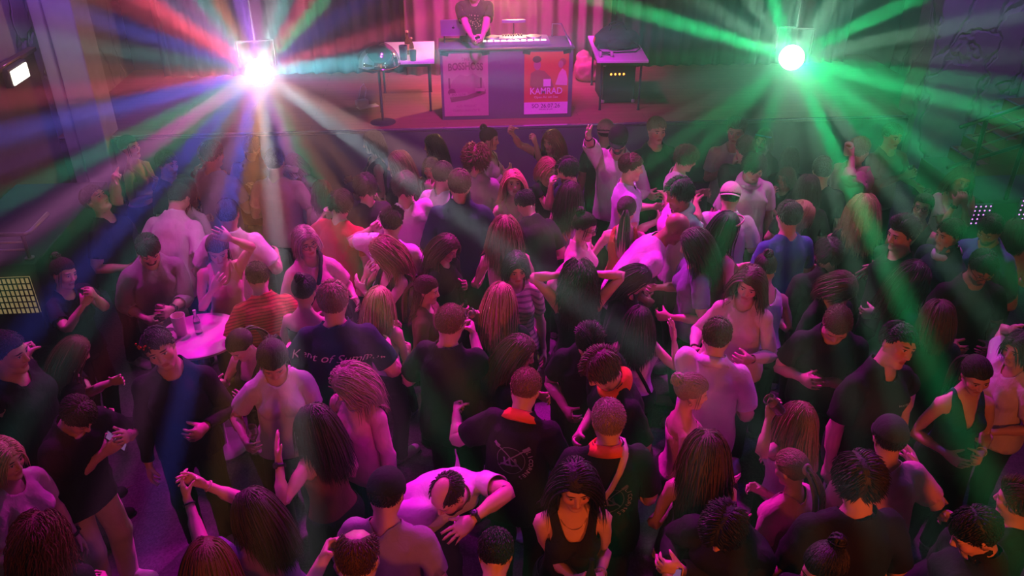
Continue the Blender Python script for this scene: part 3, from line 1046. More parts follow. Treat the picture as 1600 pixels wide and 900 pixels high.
SKIN = {'fair': (.72, .47, .37), 'mid': (.60, .37, .27), 'tan': (.42, .24, .16), 'dark': (.22, .11, .07)}
def skin_mat(tone, sex, beard=False):
    name = 'skin ' + tone + sex + ('b' if beard else '')
    if name in MATS: return MATS[name]
    m, nt, b = mat_base(name)
    at = N(nt, 'ShaderNodeAttribute', attribute_name='rest'); vec = at.outputs['Vector']
    H = SEXES[sex].H
    col = SKIN[tone]
    nz = N(nt, 'ShaderNodeTexNoise'); nz.inputs['Scale'].default_value = 25; nz.inputs['Detail'].default_value = 4
    nt.links.new(vec, nz.inputs['Vector'])
    c = mix_col(nt, nz.outputs['Fac'], tuple(x * .88 for x in col), tuple(min(1, x * 1.1) for x in col))
    blush = ellmask(nt, vec, (.043, H[1] - .07, H[2] - .022), (.03, .05, .028), .6)
    c = mix_col(nt, blush, c, (col[0] * 1.0, col[1] * .74, col[2] * .72))
    if beard:
        bm_ = ellmask(nt, vec, (0, H[1] - .055, H[2] - .088), (.072, .06, .050), .25)
        c = mix_col(nt, bm_, c, (.06, .035, .025))
    lip = ellmask(nt, vec, (0, H[1] - .090, H[2] - .067), (.025, .02, .0115), .25)
    c = mix_col(nt, lip, c, (col[0] * .72, col[1] * .36, col[2] * .40))
    brow = ellmask(nt, vec, (.033, H[1] - .085, H[2] + .027), (.022, .03, .0048), .35)
    c = mix_col(nt, brow, c, (.05, .03, .022))
    eye = ellmask(nt, vec, (.031, H[1] - .083, H[2] + .004), (.0135, .03, .0065), .15)
    c = mix_col(nt, eye, c, (.75, .73, .70))
    iris = ellmask(nt, vec, (.031, H[1] - .083, H[2] + .004), (.0062, .03, .0062), .15)
    c = mix_col(nt, iris, c, (.03, .02, .015))
    lash = ellmask(nt, vec, (.031, H[1] - .083, H[2] + .0105), (.0165, .03, .003), .3)
    c = mix_col(nt, lash, c, (.03, .018, .014))
    nt.links.new(c, b.inputs['Base Color'])
    b.inputs['Roughness'].default_value = .42
    b.inputs['Subsurface Weight'].default_value = 0.0
    b.inputs['Specular IOR Level'].default_value = .45
    bp = N(nt, 'ShaderNodeBump'); bp.inputs['Strength'].default_value = .15; bp.inputs['Distance'].default_value = .004
    n2 = N(nt, 'ShaderNodeTexNoise'); n2.inputs['Scale'].default_value = 120; nt.links.new(vec, n2.inputs['Vector'])
    nt.links.new(n2.outputs['Fac'], bp.inputs['Height']); nt.links.new(bp.outputs[0], b.inputs['Normal'])
    MATS[name] = m
    return m

CLOTH = {'black': (.012, .011, .013), 'charcoal': (.035, .033, .036), 'navy': (.015, .018, .05), 'white': (.80, .79, .78), 'cream': (.70, .62, .52), 'grey': (.30, .29, .30),
         'pink': (.72, .36, .44), 'red': (.50, .04, .05), 'brown': (.16, .075, .05), 'blue': (.06, .11, .32), 'green': (.03, .14, .07), 'teal': (.02, .10, .10), 'denim': (.07, .10, .19),
         'purple': (.20, .08, .32), 'lilac': (.50, .44, .66), 'beige': (.46, .35, .26), 'orange': (.95, .16, .03), 'rust': (.38, .11, .06), 'dkgreen': (.015, .05, .03), 'lightgrey': (.55, .54, .56)}
def cloth_mat(col, pat=None):
    name = 'cloth ' + col + (pat or '')
    if name in MATS: return MATS[name]
    m, nt, b = mat_base(name)
    at = N(nt, 'ShaderNodeAttribute', attribute_name='rest'); vec = at.outputs['Vector']
    nz = N(nt, 'ShaderNodeTexNoise'); nz.inputs['Scale'].default_value = 14; nz.inputs['Detail'].default_value = 5
    nt.links.new(vec, nz.inputs['Vector'])
    c0 = CLOTH[col]
    c = mix_col(nt, nz.outputs['Fac'], tuple(x * .86 for x in c0), tuple(min(.95, x * 1.12) for x in c0))
    if pat in ('stripe', 'finestripe'):
        sep = N(nt, 'ShaderNodeSeparateXYZ'); nt.links.new(vec, sep.inputs[0])
        ml = N(nt, 'ShaderNodeMath', operation='MULTIPLY'); ml.inputs[1].default_value = 260 if pat == 'finestripe' else 150
        nt.links.new(sep.outputs[2], ml.inputs[0])
        sn = N(nt, 'ShaderNodeMath', operation='SINE'); nt.links.new(ml.outputs[0], sn.inputs[0])
        gt = N(nt, 'ShaderNodeMath', operation='GREATER_THAN'); gt.inputs[1].default_value = .35; nt.links.new(sn.outputs[0], gt.inputs[0])
        c = mix_col(nt, gt.outputs[0], c, tuple(min(.9, x * .45 + (.0 if max(c0) > .4 else .25)) for x in c0))
    if pat == 'print':
        vr = N(nt, 'ShaderNodeTexVoronoi'); vr.inputs['Scale'].default_value = 40; nt.links.new(vec, vr.inputs['Vector'])
        sep = N(nt, 'ShaderNodeSeparateXYZ'); nt.links.new(vec, sep.inputs[0])
        em = ellmask(nt, vec, (0, -.14, 1.25), (.10, .08, .12), .2)
        lt = N(nt, 'ShaderNodeMath', operation='LESS_THAN'); lt.inputs[1].default_value = .32; nt.links.new(vr.outputs['Distance'], lt.inputs[0])
        mm = N(nt, 'ShaderNodeMath', operation='MULTIPLY'); nt.links.new(lt.outputs[0], mm.inputs[0]); nt.links.new(em, mm.inputs[1])
        c = mix_col(nt, mm.outputs[0], c, (.6, .5, .35))
    nt.links.new(c, b.inputs['Base Color'])
    b.inputs['Roughness'].default_value = .82; b.inputs['Specular IOR Level'].default_value = .25
    b.inputs['Sheen Weight'].default_value = .10 if max(c0) > .2 else 0.0; b.inputs['Sheen Roughness'].default_value = .5
    bp = N(nt, 'ShaderNodeBump'); bp.inputs['Strength'].default_value = .25; bp.inputs['Distance'].default_value = .02
    n2 = N(nt, 'ShaderNodeTexNoise'); n2.inputs['Scale'].default_value = 11; n2.inputs['Detail'].default_value = 3; n2.inputs['Distortion'].default_value = 1.5
    mp = N(nt, 'ShaderNodeMapping'); mp.inputs['Scale'].default_value = (1.6, 1.6, .7); nt.links.new(vec, mp.inputs[0]); nt.links.new(mp.outputs[0], n2.inputs['Vector'])
    nt.links.new(n2.outputs['Fac'], bp.inputs['Height']); nt.links.new(bp.outputs[0], b.inputs['Normal'])
    MATS[name] = m
    return m

HAIRC = {'black': (.012, .010, .010), 'dark': (.030, .018, .013), 'brown': (.085, .042, .024), 'light': (.24, .13, .065), 'blond': (.50, .34, .17), 'red': (.11, .03, .018), 'grey': (.30, .28, .26), 'ash': (.34, .26, .19)}
def hair_mat(col):
    name = 'hair ' + col
    if name in MATS: return MATS[name]
    m, nt, b = mat_base(name)
    at = N(nt, 'ShaderNodeAttribute', attribute_name='rest'); vec = at.outputs['Vector']
    mp = N(nt, 'ShaderNodeMapping'); mp.inputs['Scale'].default_value = (90, 90, 22); nt.links.new(vec, mp.inputs[0])
    nz = N(nt, 'ShaderNodeTexNoise'); nz.inputs['Scale'].default_value = 1.6; nz.inputs['Detail'].default_value = 4
    nt.links.new(mp.outputs[0], nz.inputs['Vector'])
    c0 = HAIRC[col]
    c = mix_col(nt, nz.outputs['Fac'], tuple(x * .55 for x in c0), tuple(min(1, x * 1.45) for x in c0))
    nt.links.new(c, b.inputs['Base Color'])
    b.inputs['Roughness'].default_value = .5; b.inputs['Specular IOR Level'].default_value = .4
    bp = N(nt, 'ShaderNodeBump'); bp.inputs['Strength'].default_value = .5; bp.inputs['Distance'].default_value = .01
    nt.links.new(nz.outputs['Fac'], bp.inputs['Height']); nt.links.new(bp.outputs[0], b.inputs['Normal'])
    MATS[name] = m
    return m
# ------------------------------------------------------------------ one person from a description
PRESET = {  # offset of the hand from the shoulder, in the chest's frame: outwards, back, up; gesture; thumb direction
    'down': ((.09, -.05, -.62), 'relax', (0, -1, 0)), 'drink': ((-.04, -.34, -.20), 'grip', None), 'low': ((-.06, -.27, -.34), 'grip', None),
    'chest': ((-.13, -.24, -.12), 'relax', None), 'mouth': ((-.13, -.20, .10), 'grip', None), 'up': ((.12, -.12, .54), 'open', (0, .3, 1)),
    'fistup': ((.08, -.18, .46), 'fist', None), 'out': ((.34, -.34, -.06), 'open', None), 'hip': ((.10, -.06, -.44), 'relax', None),
    'face': ((-.11, -.13, .22), 'relax', None), 'clap': ((-.15, -.30, -.06), 'flat', None), 'phone': ((-.08, -.30, -.16), 'phone', None),
    'bent': ((.10, -.30, -.28), 'relax', None), 'hair': ((-.03, .04, .26), 'relax', None), 'pocket': ((.06, -.06, -.50), 'relax', None),
}
PEOPLE = []
HMESH = {}

def local_to_child(V, s): return V * s

def strap_geo(B, G_inf, side, w=.016, lo=.99):
    fn = loft([(z, a + G_inf, b + G_inf, c) for z, a, b, c in B.T])[0]
    A = np.array((side * .085, .01, 1.47 + G_inf)); Bt = np.array((-side * .150, .01, lo))
    c = (A + Bt) / 2; u = unit(A - Bt); v = np.array((0, 1., 0)); n = np.cross(u, v)
    V, F = [], []; m = 40
    for k in range(m):
        a = 2 * math.pi * k / m; d = u * math.cos(a) + v * math.sin(a)
        r = .03
        while r < .42:
            p = c + d * r
            if fn(np.array([p[0]]), np.array([p[1]]), np.array([p[2]]))[0] > 0: break
            r += .004
        p = c + d * (r + .003)
        for q, o in ((-1, 0), (1, 0), (1, .004), (-1, .004)): V.append(p + n * w * q + d * o)
    for k in range(m):
        for j in range(4):
            a, b = k * 4 + j, k * 4 + (j + 1) % 4; a2, b2 = ((k + 1) % m) * 4 + j, ((k + 1) % m) * 4 + (j + 1) % 4
            F += [(a, b, b2), (a, b2, a2)]
    return np.array(V), np.array(F)

def ring_geo(c, ax, ra, rb, prof, ref=(0, -1, 0), m=28):
    """closed band round an axis; prof lists (radial offset, axial offset)"""
    ax = unit(np.array(ax, float)); e1 = unit(np.array(ref, float) - ax * (np.array(ref, float) @ ax)); e2 = np.cross(ax, e1)
    V, F = [], []; q = len(prof)
    for k in range(m):
        a = 2 * math.pi * k / m
        for (o, h) in prof: V.append(np.array(c) + e1 * math.cos(a) * (ra + o) + e2 * math.sin(a) * (rb + o) + ax * h)
    for k in range(m):
        for j in range(q):
            a, b = k * q + j, k * q + (j + 1) % q; a2, b2 = ((k + 1) % m) * q + j, ((k + 1) % m) * q + (j + 1) % q
            F += [(a, b, b2), (a, b2, a2)]
    return np.array(V), np.array(F)

def bm_geo(fn):
    bm = bmesh.new(); fn(bm); bmesh.ops.triangulate(bm, faces=bm.faces); bmesh.ops.recalc_face_normals(bm, faces=bm.faces)
    bm.verts.ensure_lookup_table()
    V = np.array([v.co[:] for v in bm.verts]); F = np.array([[v.index for v in f.verts] for f in bm.faces]); bm.free()
    return V, F

def glasses_geo(B):
    H = B.H
    def f(bm):
        for sg in (1, -1):
            c = H + np.array((sg * .033, -.100, .003))
            pts = [c + np.array((.024 * math.cos(a), .006 * abs(math.cos(a)) * (1 if sg * math.cos(a) > 0 else 0), .019 * math.sin(a))) for a in [2 * math.pi * k / 18 for k in range(19)]]
            add_tube(bm, pts, .0022, 6, caps=False)
            add_tube(bm, [H + np.array((sg * .057, -.094, .006)), H + np.array((sg * .080, -.05, .008)), H + np.array((sg * .086, .012, .006)), H + np.array((sg * .084, .03, -.012))], .002, 6)
        add_tube(bm, [H + np.array((-.010, -.101, .006)), H + np.array((0, -.106, .009)), H + np.array((.010, -.101, .006))], .002, 6)
    return bm_geo(f)

FONTC = {}
def text_geo(txt, size, shear=0.0, bold=0.0, spacing=1.0):
    key = (txt, size, shear, bold, spacing)
    if key in FONTC: return FONTC[key]
    cu = bpy.data.curves.new('t', 'FONT'); cu.body = txt; cu.size = size; cu.align_x = 'CENTER'; cu.align_y = 'CENTER'
    cu.shear = shear; cu.offset = bold; cu.space_character = spacing; cu.resolution_u = 3
    o = bpy.data.objects.new('t', cu); COL.objects.link(o)
    dg = bpy.context.evaluated_depsgraph_get()
    me = o.evaluated_get(dg).to_mesh()
    bm = bmesh.new(); bm.from_mesh(me); bmesh.ops.triangulate(bm, faces=bm.faces)
    bm.verts.ensure_lookup_table()
    V = np.array([v.co[:] for v in bm.verts]).reshape(-1, 3); F = np.array([[v.index for v in f.verts] for f in bm.faces]).reshape(-1, 3); bm.free()
    o.evaluated_get(dg).to_mesh_clear(); bpy.data.objects.remove(o); bpy.data.curves.remove(cu)
    FONTC[key] = (V, F)
    return FONTC[key]

def onto_cloth(G, P2, back, off=.003):
    """lay flat (x, z) points onto the back or front of a garment in the rest pose"""
    V = G.V; sel = V[:, 1] > .02 if back else V[:, 1] < -.02
    sel &= np.abs(V[:, 0]) < .2
    A = V[sel]
    out = []
    for x, z in P2:
        d = (A[:, 0] - x) ** 2 + (A[:, 2] - z) ** 2
        k = np.argsort(d)[:8]; w = 1 / (d[k] + 1e-5)
        yv = (A[k, 1] * w).sum() / w.sum()
        yv = max(yv, A[k, 1].max() - .003) if back else min(yv, A[k, 1].min() + .003)
        out.append((x, yv + (off if back else -off), z))
    return np.array(out)

def build_person(S):
    sex = S['sex']; B = SEXES[sex]
    h = S.get('h', 1.66 if sex == 'f' else 1.78); sc = h / 1.75
    X, hc = solve(B, S)
    yaw = R(S['yaw'])
    base = S.get('base', 0.0)
    hz = hc[2] * sc + base
    Wp = at_z(S['p'][0], S['p'][1], hz)
    Rz = rz(yaw)
    root = Wp - Rz @ (hc * sc); root[2] = base
    S['want'] = root.copy()
    def to_local(w): return Rz.T @ (np.asarray(w, float) - root) / sc
    for s in 'LR':
        A = S.get(s, 'down'); sg = 1 if s == 'L' else -1
        Rc, tc = X['chest']
        S0 = Rc @ B.J['uarm' + s] + tc
        pole = None; hd = None
        if isinstance(A, str):
            o, gest, th = PRESET[A]
            o = np.array(o) * np.array((sg, 1, 1))
            if A in ('down', 'pocket'):
                tgt = S0 + rz(R(S.get('twist', 0))) @ o     # hangs whatever the lean
            else: tgt = S0 + Rc @ o
            if A == 'hip' or A == 'pocket': pole = Rc @ np.array((sg * .8, .6, -.1))
            if A == 'hair': pole = Rc @ np.array((sg * 1., -.2, .3))
            if th is not None: th = Rc @ np.array(th)
        else:
            zz = A[2]
            tgt = to_local(at_z(A[0], A[1], zz))
            if abs(tgt[0]) < .24 and tgt[2] < 1.46 and tgt[1] > -.24 and S['yaw'] ** 2 < 70 ** 2: tgt[1] = -.26
            gest = A[3] if len(A) > 3 else 'relax'
            th = None
            if len(A) > 4 and A[4] is not None: th = Rz.T @ np.array(A[4], float)
            if len(A) > 5 and A[5] is not None: pole = Rz.T @ np.array(A[5], float)
        solve_arm(B, X, s, tgt, th, pole, gest, hd)
    g = S.get('group', 'guests dancing on the club floor')
    e = thing('person', S['label'], 'person', root, yaw, g)
    S['root'] = root; S['obj'] = e
    sh = np.array(S.get('shift', (0, 0)) + (0,)); e.location = root + sh; root = root + sh
    def child(name, V, F, W, mat, rest=None, parent=None, label=None):
        me = np_mesh(name, skin(X, V, W) * sc, F, rest=V if rest is None else rest)
        o = link(name, me, mat, parent or e)
        if label: o['label'] = label
        return o
    def rigid(name, V, F, bone, mat, parent=None, label=None):
        W = np.zeros((len(V), len(BONES)), np.float32); W[:, BI[bone]] = 1
        return child(name, V, F, W, mat, parent=parent, label=label)
    # clothes hide skin: tuck the hidden skin in a little
    kind, tcol = S['top'][0], S['top'][1]; tpat = S['top'][2] if len(S['top']) > 2 else None
    bk, bcol = S.get('bottom', ('trousers', 'black'))
    GT, GB = garment(sex, kind), garment(sex, bk)
    BV = B.V.copy()
    BV[GB.cover] -= B.Nrm[GB.cover] * .014
    BV[GT.cover] -= B.Nrm[GT.cover] * .014
    child('body', BV, B.F, B.W, skin_mat(S.get('skin', 'fair'), sex, S.get('beard', False)), rest=B.V)
    NAMES = {'tee': 't_shirt', 'big': 't_shirt', 'long': 'long_sleeve_top', 'jacket': 'jacket', 'rolled': 'shirt', 'fit': 'fitted_top', 'tank': 'tank_top', 'halter': 'halter_top', 'vtop': 'v_neck_top', 'camisole': 'strap_top', 'tube': 'off_shoulder_top'}
    top = child(NAMES[kind], GT.V, GT.F, GT.W, cloth_mat(tcol, tpat))
    child(bk, GB.V, GB.F, GB.W, cloth_mat(bcol))
    if not S.get('noshoes'):
        for s in 'LR':
            sh = shoe_geo(sex, s); child('shoe', sh.V, sh.F, sh.W, cloth_mat(S.get('shoe', rng.choice(['white', 'black', 'black', 'grey']))))
    hs = S.get('hair')
    x = S.get('x', {})
    if hs:
        hg = hair_geo(sex, hs[0], hs[2] if len(hs) > 2 else 0)
        if hg.rigid:
            mk = (sex, hs[0], hs[2] if len(hs) > 2 else 0, hs[1])
            if mk not in HMESH:
                me = np_mesh('hair', hg.V - B.H, hg.F, rest=hg.V); me.materials.append(hair_mat(hs[1])); HMESH[mk] = me
            o = link('hair', HMESH[mk], None, e); Rm, t = X['head']
            o.matrix_local = Matrix.LocRotScale(Vector((Rm @ B.H + t) * sc), Matrix(Rm.tolist()).to_quaternion(), Vector((sc, sc, sc)))
        else: child('hair', hg.V, hg.F, hg.W, hair_mat(hs[1]))
    if 'cap' in x:
        cg, pg = cap_geo(sex, x['cap'][1] == 'back')
        c = child('cap', cg.V, cg.F, cg.W, cloth_mat(x['cap'][0]))
        child('peak', pg.V, pg.F, pg.W, cloth_mat(x['cap'][0]), parent=c)
    if 'glasses' in x:
        V, F = glasses_geo(B); rigid('glasses', V, F, 'head', plain('glasses frame', (.03, .03, .03) if x['glasses'] == 'dark' else (.6, .55, .5), .3))
    if 'headsun' in x:
        V, F = glasses_geo(B); V = V - B.H; V = V @ rx(R(-58)).T + B.H + np.array((0, -.028, .060)); rigid('sunglasses', V, F, 'head', plain('glasses frame', (.03, .03, .03), .3))
    if 'headband' in x:
        V, F = ring_geo(B.H + np.array((0, -.008, .045)), (0, .45, .9) if x.get('hbt') is None else x['hbt'], .112, .094, [(0, -.008), (.003, -.008), (.003, .008), (0, .008)])
        rigid('headband', V, F, 'head', cloth_mat(x['headband']))
    if 'glowband' in x:
        # a hoop over the crown from ear to ear
        def f(bm):
            C = B.H + np.array((0, .0, .03))
            pts = [C + np.array((.094 * math.cos(a), -.02, .104 * math.sin(a))) for a in [math.pi * k / 16 for k in range(17)]]
            add_tube(bm, pts, .005, 8)
        V, F = bm_geo(f); rigid('headband', V, F, 'head', plain('glow band', (.2, .9, .4), .3, emit=(.1, 1., .35), estr=x['glowband']))
    for s in 'LR':
        for nm, kd in (('watch', 'w'), ('wristband', 'b')):
            if nm + s in x:
                d = B.J['d' + s]; c = B.J['hand' + s] - d * (.022 if kd == 'w' else .03)
                V, F = ring_geo(c, d, .033, .030, [(0, -.010), (.004, -.010), (.004, .010), (0, .010)] if kd == 'w' else [(0, -.005), (.0035, -.005), (.0035, .005), (0, .005)], ref=B.J['t' + s])
                o = rigid(nm, V, F, 'farm' + s, plain('strap ' + x[nm + s], CLOTH[x[nm + s]], .5))
                if kd == 'w':
                    pn = -B.J['pn' + s]
                    V, F = ring_geo(c + pn * .034, pn, .0005, .0005, [(0, 0), (.019, 0), (.018, .008), (0, .008)], ref=d)
                    rigid('watch_face', V, F, 'farm' + s, plain('watch glass', (.05, .05, .06), .12, metal=.3), parent=o)
    if 'strap' in x:
        inf = {'tee': .022, 'big': .038, 'jacket': .04}.get(kind, .016)
        V, F = strap_geo(B, inf, x['strap'][1], x['strap'][2] if len(x['strap']) > 2 else .016)
        child('bag_strap', V, F, weights(B, V), cloth_mat(x['strap'][0]))
    if 'collar' in x:
        V, F = ring_geo((0, .006, 1.470), (0, -.30, 1), .092 if sex == 'm' else .080, .082 if sex == 'm' else .072, [(.006, -.020), (-.012, .034), (-.007, .040), (.016, .014), (.026, -.014)])
        child('collar', V, F, weights(B, V), cloth_mat(x['collar']), parent=None)
    if 'necklace' in x:
        V, F = ring_geo((0, -.012, 1.435), (0, -.75, 1), .092, .070, [(.0, -.0018), (.0025, -.0018), (.0025, .0018), (0, .0018)])
        child('necklace', V, F, weights(B, V), plain('gold chain', (.8, .6, .3), .25, metal=1))
    if 'earring' in x:
        for sg in (1, -1):
            V, F = ring_geo(B.H + np.array((sg * .086, .006, -.044)), (1, 0, 0), .010, .010, [(0, -.0012), (.0025, -.0012), (.0025, .0012), (0, .0012)])
            rigid('earring', V, F, 'head', plain('gold chain', (.8, .6, .3), .25, metal=1))
    if 'tie' in x:
        st = hs[0]
        tie = B.H + (np.array((0, .118, .030)) if st in ('pony', 'halfup') else np.array((0, .078, .110)))
        V, F = ring_geo(tie, (0, 1, .2), .018, .018, [(0, -.012), (.012, -.014), (.020, 0), (.012, .014), (0, .012)], ref=(0, 0, 1))
        rigid('scrunchie', V, F, 'head', cloth_mat(x['tie']))
    if 'spark' in x:
        for k in range(9):
            a = R(-75 + 9 * k); c = B.H + np.array((.094 * math.sin(a) * .8 - .02, -.075 * math.cos(a), .085 + .012 * math.cos(k * 1.9)))
            V, F = ring_geo(c, (0, -1, .6), .0004, .0004, [(0, 0), (.008, 0), (.005, .006), (0, .008)], m=8)
            rigid('sequin', V, F, 'head', plain('sequin red', (.9, .12, .05), .15, metal=.8))
    if 'text' in x:
        for (txt, size, cx, cz, ang, back, col, shear) in x['text']:
            V, F = text_geo(txt, size, shear)
            ca, sa = math.cos(R(ang)), math.sin(R(ang))
            fx = -1 if back else 1
            P2 = [(cx + fx * (v[0] * ca - v[1] * sa), cz + v[0] * sa + v[1] * ca) for v in V]
            VV = onto_cloth(GT, P2, back)
            child('lettering', VV, F, weights(B, VV), cloth_mat(col), parent=None)
    if 'emblem' in x:
        # a round crest printed on the back: ring of lettering, crossed drumsticks and a pair of skates
        cz = x['emblem'].get('z', 1.20); word = x['emblem']['word']; rr_ = .118
        VV, FF, n0 = [], [], 0
        for i, chh in enumerate(word):
            a = R(34 - i * 13.0)
            V, F = text_geo(chh, .036)
            cx, cz2 = math.cos(a) * rr_, math.sin(a) * rr_
            ca, sa = math.cos(a - math.pi / 2), math.sin(a - math.pi / 2)
            VV += [(-(cx + v[0] * ca - v[1] * sa), cz + cz2 + v[0] * sa + v[1] * ca) for v in V]; FF.append(F + n0); n0 += len(V)
        V = onto_cloth(GT, VV, True); F = np.concatenate(FF)
        child('lettering', V, F, weights(B, V), cloth_mat('lightgrey'))
        pts2, fs = [], []
        def stroke(p, q, w):
            p, q = np.array(p, float), np.array(q, float); n = unit(np.array((-(q - p)[1], (q - p)[0]))) * w
            m = 6; b0 = len(pts2)
            for k in range(m + 1):
                c = p + (q - p) * k / m; pts2.append(c + n); pts2.append(c - n)
            for k in range(m): fs.append((b0 + 2 * k, b0 + 2 * k + 1, b0 + 2 * k + 2)); fs.append((b0 + 2 * k + 1, b0 + 2 * k + 3, b0 + 2 * k + 2))
        stroke((-.085, .085), (.07, -.05), .004); stroke((.085, .085), (-.07, -.05), .004)
        stroke((-.10, .098), (-.07, .075), .011); stroke((.10, .098), (.07, .075), .011)
        for a in range(0, 360, 12): stroke((.085 * math.cos(R(a)), .085 * math.sin(R(a))), (.085 * math.cos(R(a + 12)), .085 * math.sin(R(a + 12))), .0015)
        for sx in (-.035, .0, .03): stroke((sx, -.03), (sx + .012, .012), .006); stroke((sx - .01, -.03), (sx + .03, -.034), .005)
        V = onto_cloth(GT, [(a, cz + b) for a, b in pts2], True)
        child('crest', V, np.array(fs), weights(B, V), cloth_mat('grey'))
    S['palm'] = {}
    for s in 'LR':
        p, t, d, pn = X['palm' + s]
        S['palm'][s] = (Rz @ (p * sc) + root, Rz @ t, Rz @ d, Rz @ pn)
    S['head'] = Wp
    PEOPLE.append(S)
    return e
# ------------------------------------------------------------------ room, stage, furniture
ROOM = dict(xl=-5.0, xr=7.7, y0=-1.0, y1=13.9, zc=5.4)
def tex_mat(name, build):
    if name in MATS: return MATS[name]
    m, nt, b = mat_base(name); build(nt, b); MATS[name] = m; return m

def relief(nt, b):
    """rough plaster wall with root-like furrows"""
    tc = N(nt, 'ShaderNodeTexCoord')
    nz = N(nt, 'ShaderNodeTexNoise'); nz.inputs['Scale'].default_value = 1.4; nz.inputs['Detail'].default_value = 4
    nt.links.new(tc.outputs['Object'], nz.inputs['Vector'])
    mx = N(nt, 'ShaderNodeMix', data_type='VECTOR'); mx.inputs[0].default_value = .42
    nt.links.new(tc.outputs['Object'], mx.inputs[4]); nt.links.new(nz.outputs['Color'], mx.inputs[5])
    mp = N(nt, 'ShaderNodeMapping'); mp.inputs['Scale'].default_value = (3.4, 3.4, .8); mp.inputs['Rotation'].default_value = (.5, 0, 0)
    nt.links.new(mx.outputs[1], mp.inputs[0])
    vr = N(nt, 'ShaderNodeTexVoronoi', feature='DISTANCE_TO_EDGE'); vr.inputs['Scale'].default_value = 1.0
    nt.links.new(mp.outputs[0], vr.inputs['Vector'])
    mr = N(nt, 'ShaderNodeMapRange'); mr.inputs['From Max'].default_value = .05; nt.links.new(vr.outputs['Distance'], mr.inputs['Value'])
    c = mix_col(nt, mr.outputs[0], (.31, .26, .30), (.42, .36, .40))
    n2 = N(nt, 'ShaderNodeTexNoise'); n2.inputs['Scale'].default_value = 6; n2.inputs['Detail'].default_value = 6
    nt.links.new(tc.outputs['Object'], n2.inputs['Vector'])
    c = mix_col(nt, n2.outputs['Fac'], c, (.30, .26, .30))
    nt.links.new(c, b.inputs['Base Color']); b.inputs['Roughness'].default_value = .8
    bp = N(nt, 'ShaderNodeBump'); bp.inputs['Strength'].default_value = .5; bp.inputs['Distance'].default_value = .06
    nt.links.new(mr.outputs[0], bp.inputs['Height']); nt.links.new(bp.outputs[0], b.inputs['Normal'])

def sparkle(nt, b):
    tc = N(nt, 'ShaderNodeTexCoord')
    vr = N(nt, 'ShaderNodeTexVoronoi'); vr.inputs['Scale'].default_value = 90; nt.links.new(tc.outputs['Object'], vr.inputs['Vector'])
    c = mix_col(nt, vr.outputs['Color'], (.03, .025, .03), (.11, .09, .11))
    bk = N(nt, 'ShaderNodeTexBrick'); bk.inputs['Scale'].default_value = 1.0; bk.inputs['Mortar Size'].default_value = .006; bk.inputs['Brick Width'].default_value = .6; bk.inputs['Row Height'].default_value = .6; bk.offset = 0
    nt.links.new(tc.outputs['Object'], bk.inputs['Vector'])
    nt.links.new(c, bk.inputs['Color1']); nt.links.new(c, bk.inputs['Color2']); bk.inputs['Mortar'].default_value = (.05, .04, .05, 1)
    nt.links.new(bk.outputs['Color'], b.inputs['Base Color']); b.inputs['Roughness'].default_value = .38

def boards(nt, b):
    tc = N(nt, 'ShaderNodeTexCoord')
    bk = N(nt, 'ShaderNodeTexBrick'); bk.inputs['Scale'].default_value = 1.0; bk.inputs['Mortar Size'].default_value = .004; bk.inputs['Brick Width'].default_value = 1.8; bk.inputs['Row Height'].default_value = .14
    nt.links.new(tc.outputs['Object'], bk.inputs['Vector'])
    bk.inputs['Color1'].default_value = (.30, .13, .08, 1); bk.inputs['Color2'].default_value = (.23, .10, .065, 1); bk.inputs['Mortar'].default_value = (.03, .015, .01, 1)
    nz = N(nt, 'ShaderNodeTexNoise'); nz.inputs['Scale'].default_value = 9; nt.links.new(tc.outputs['Object'], nz.inputs['Vector'])
    c = mix_col(nt, nz.outputs['Fac'], bk.outputs['Color'], (.20, .09, .06))
    nt.links.new(c, b.inputs['Base Color']); b.inputs['Roughness'].default_value = .45

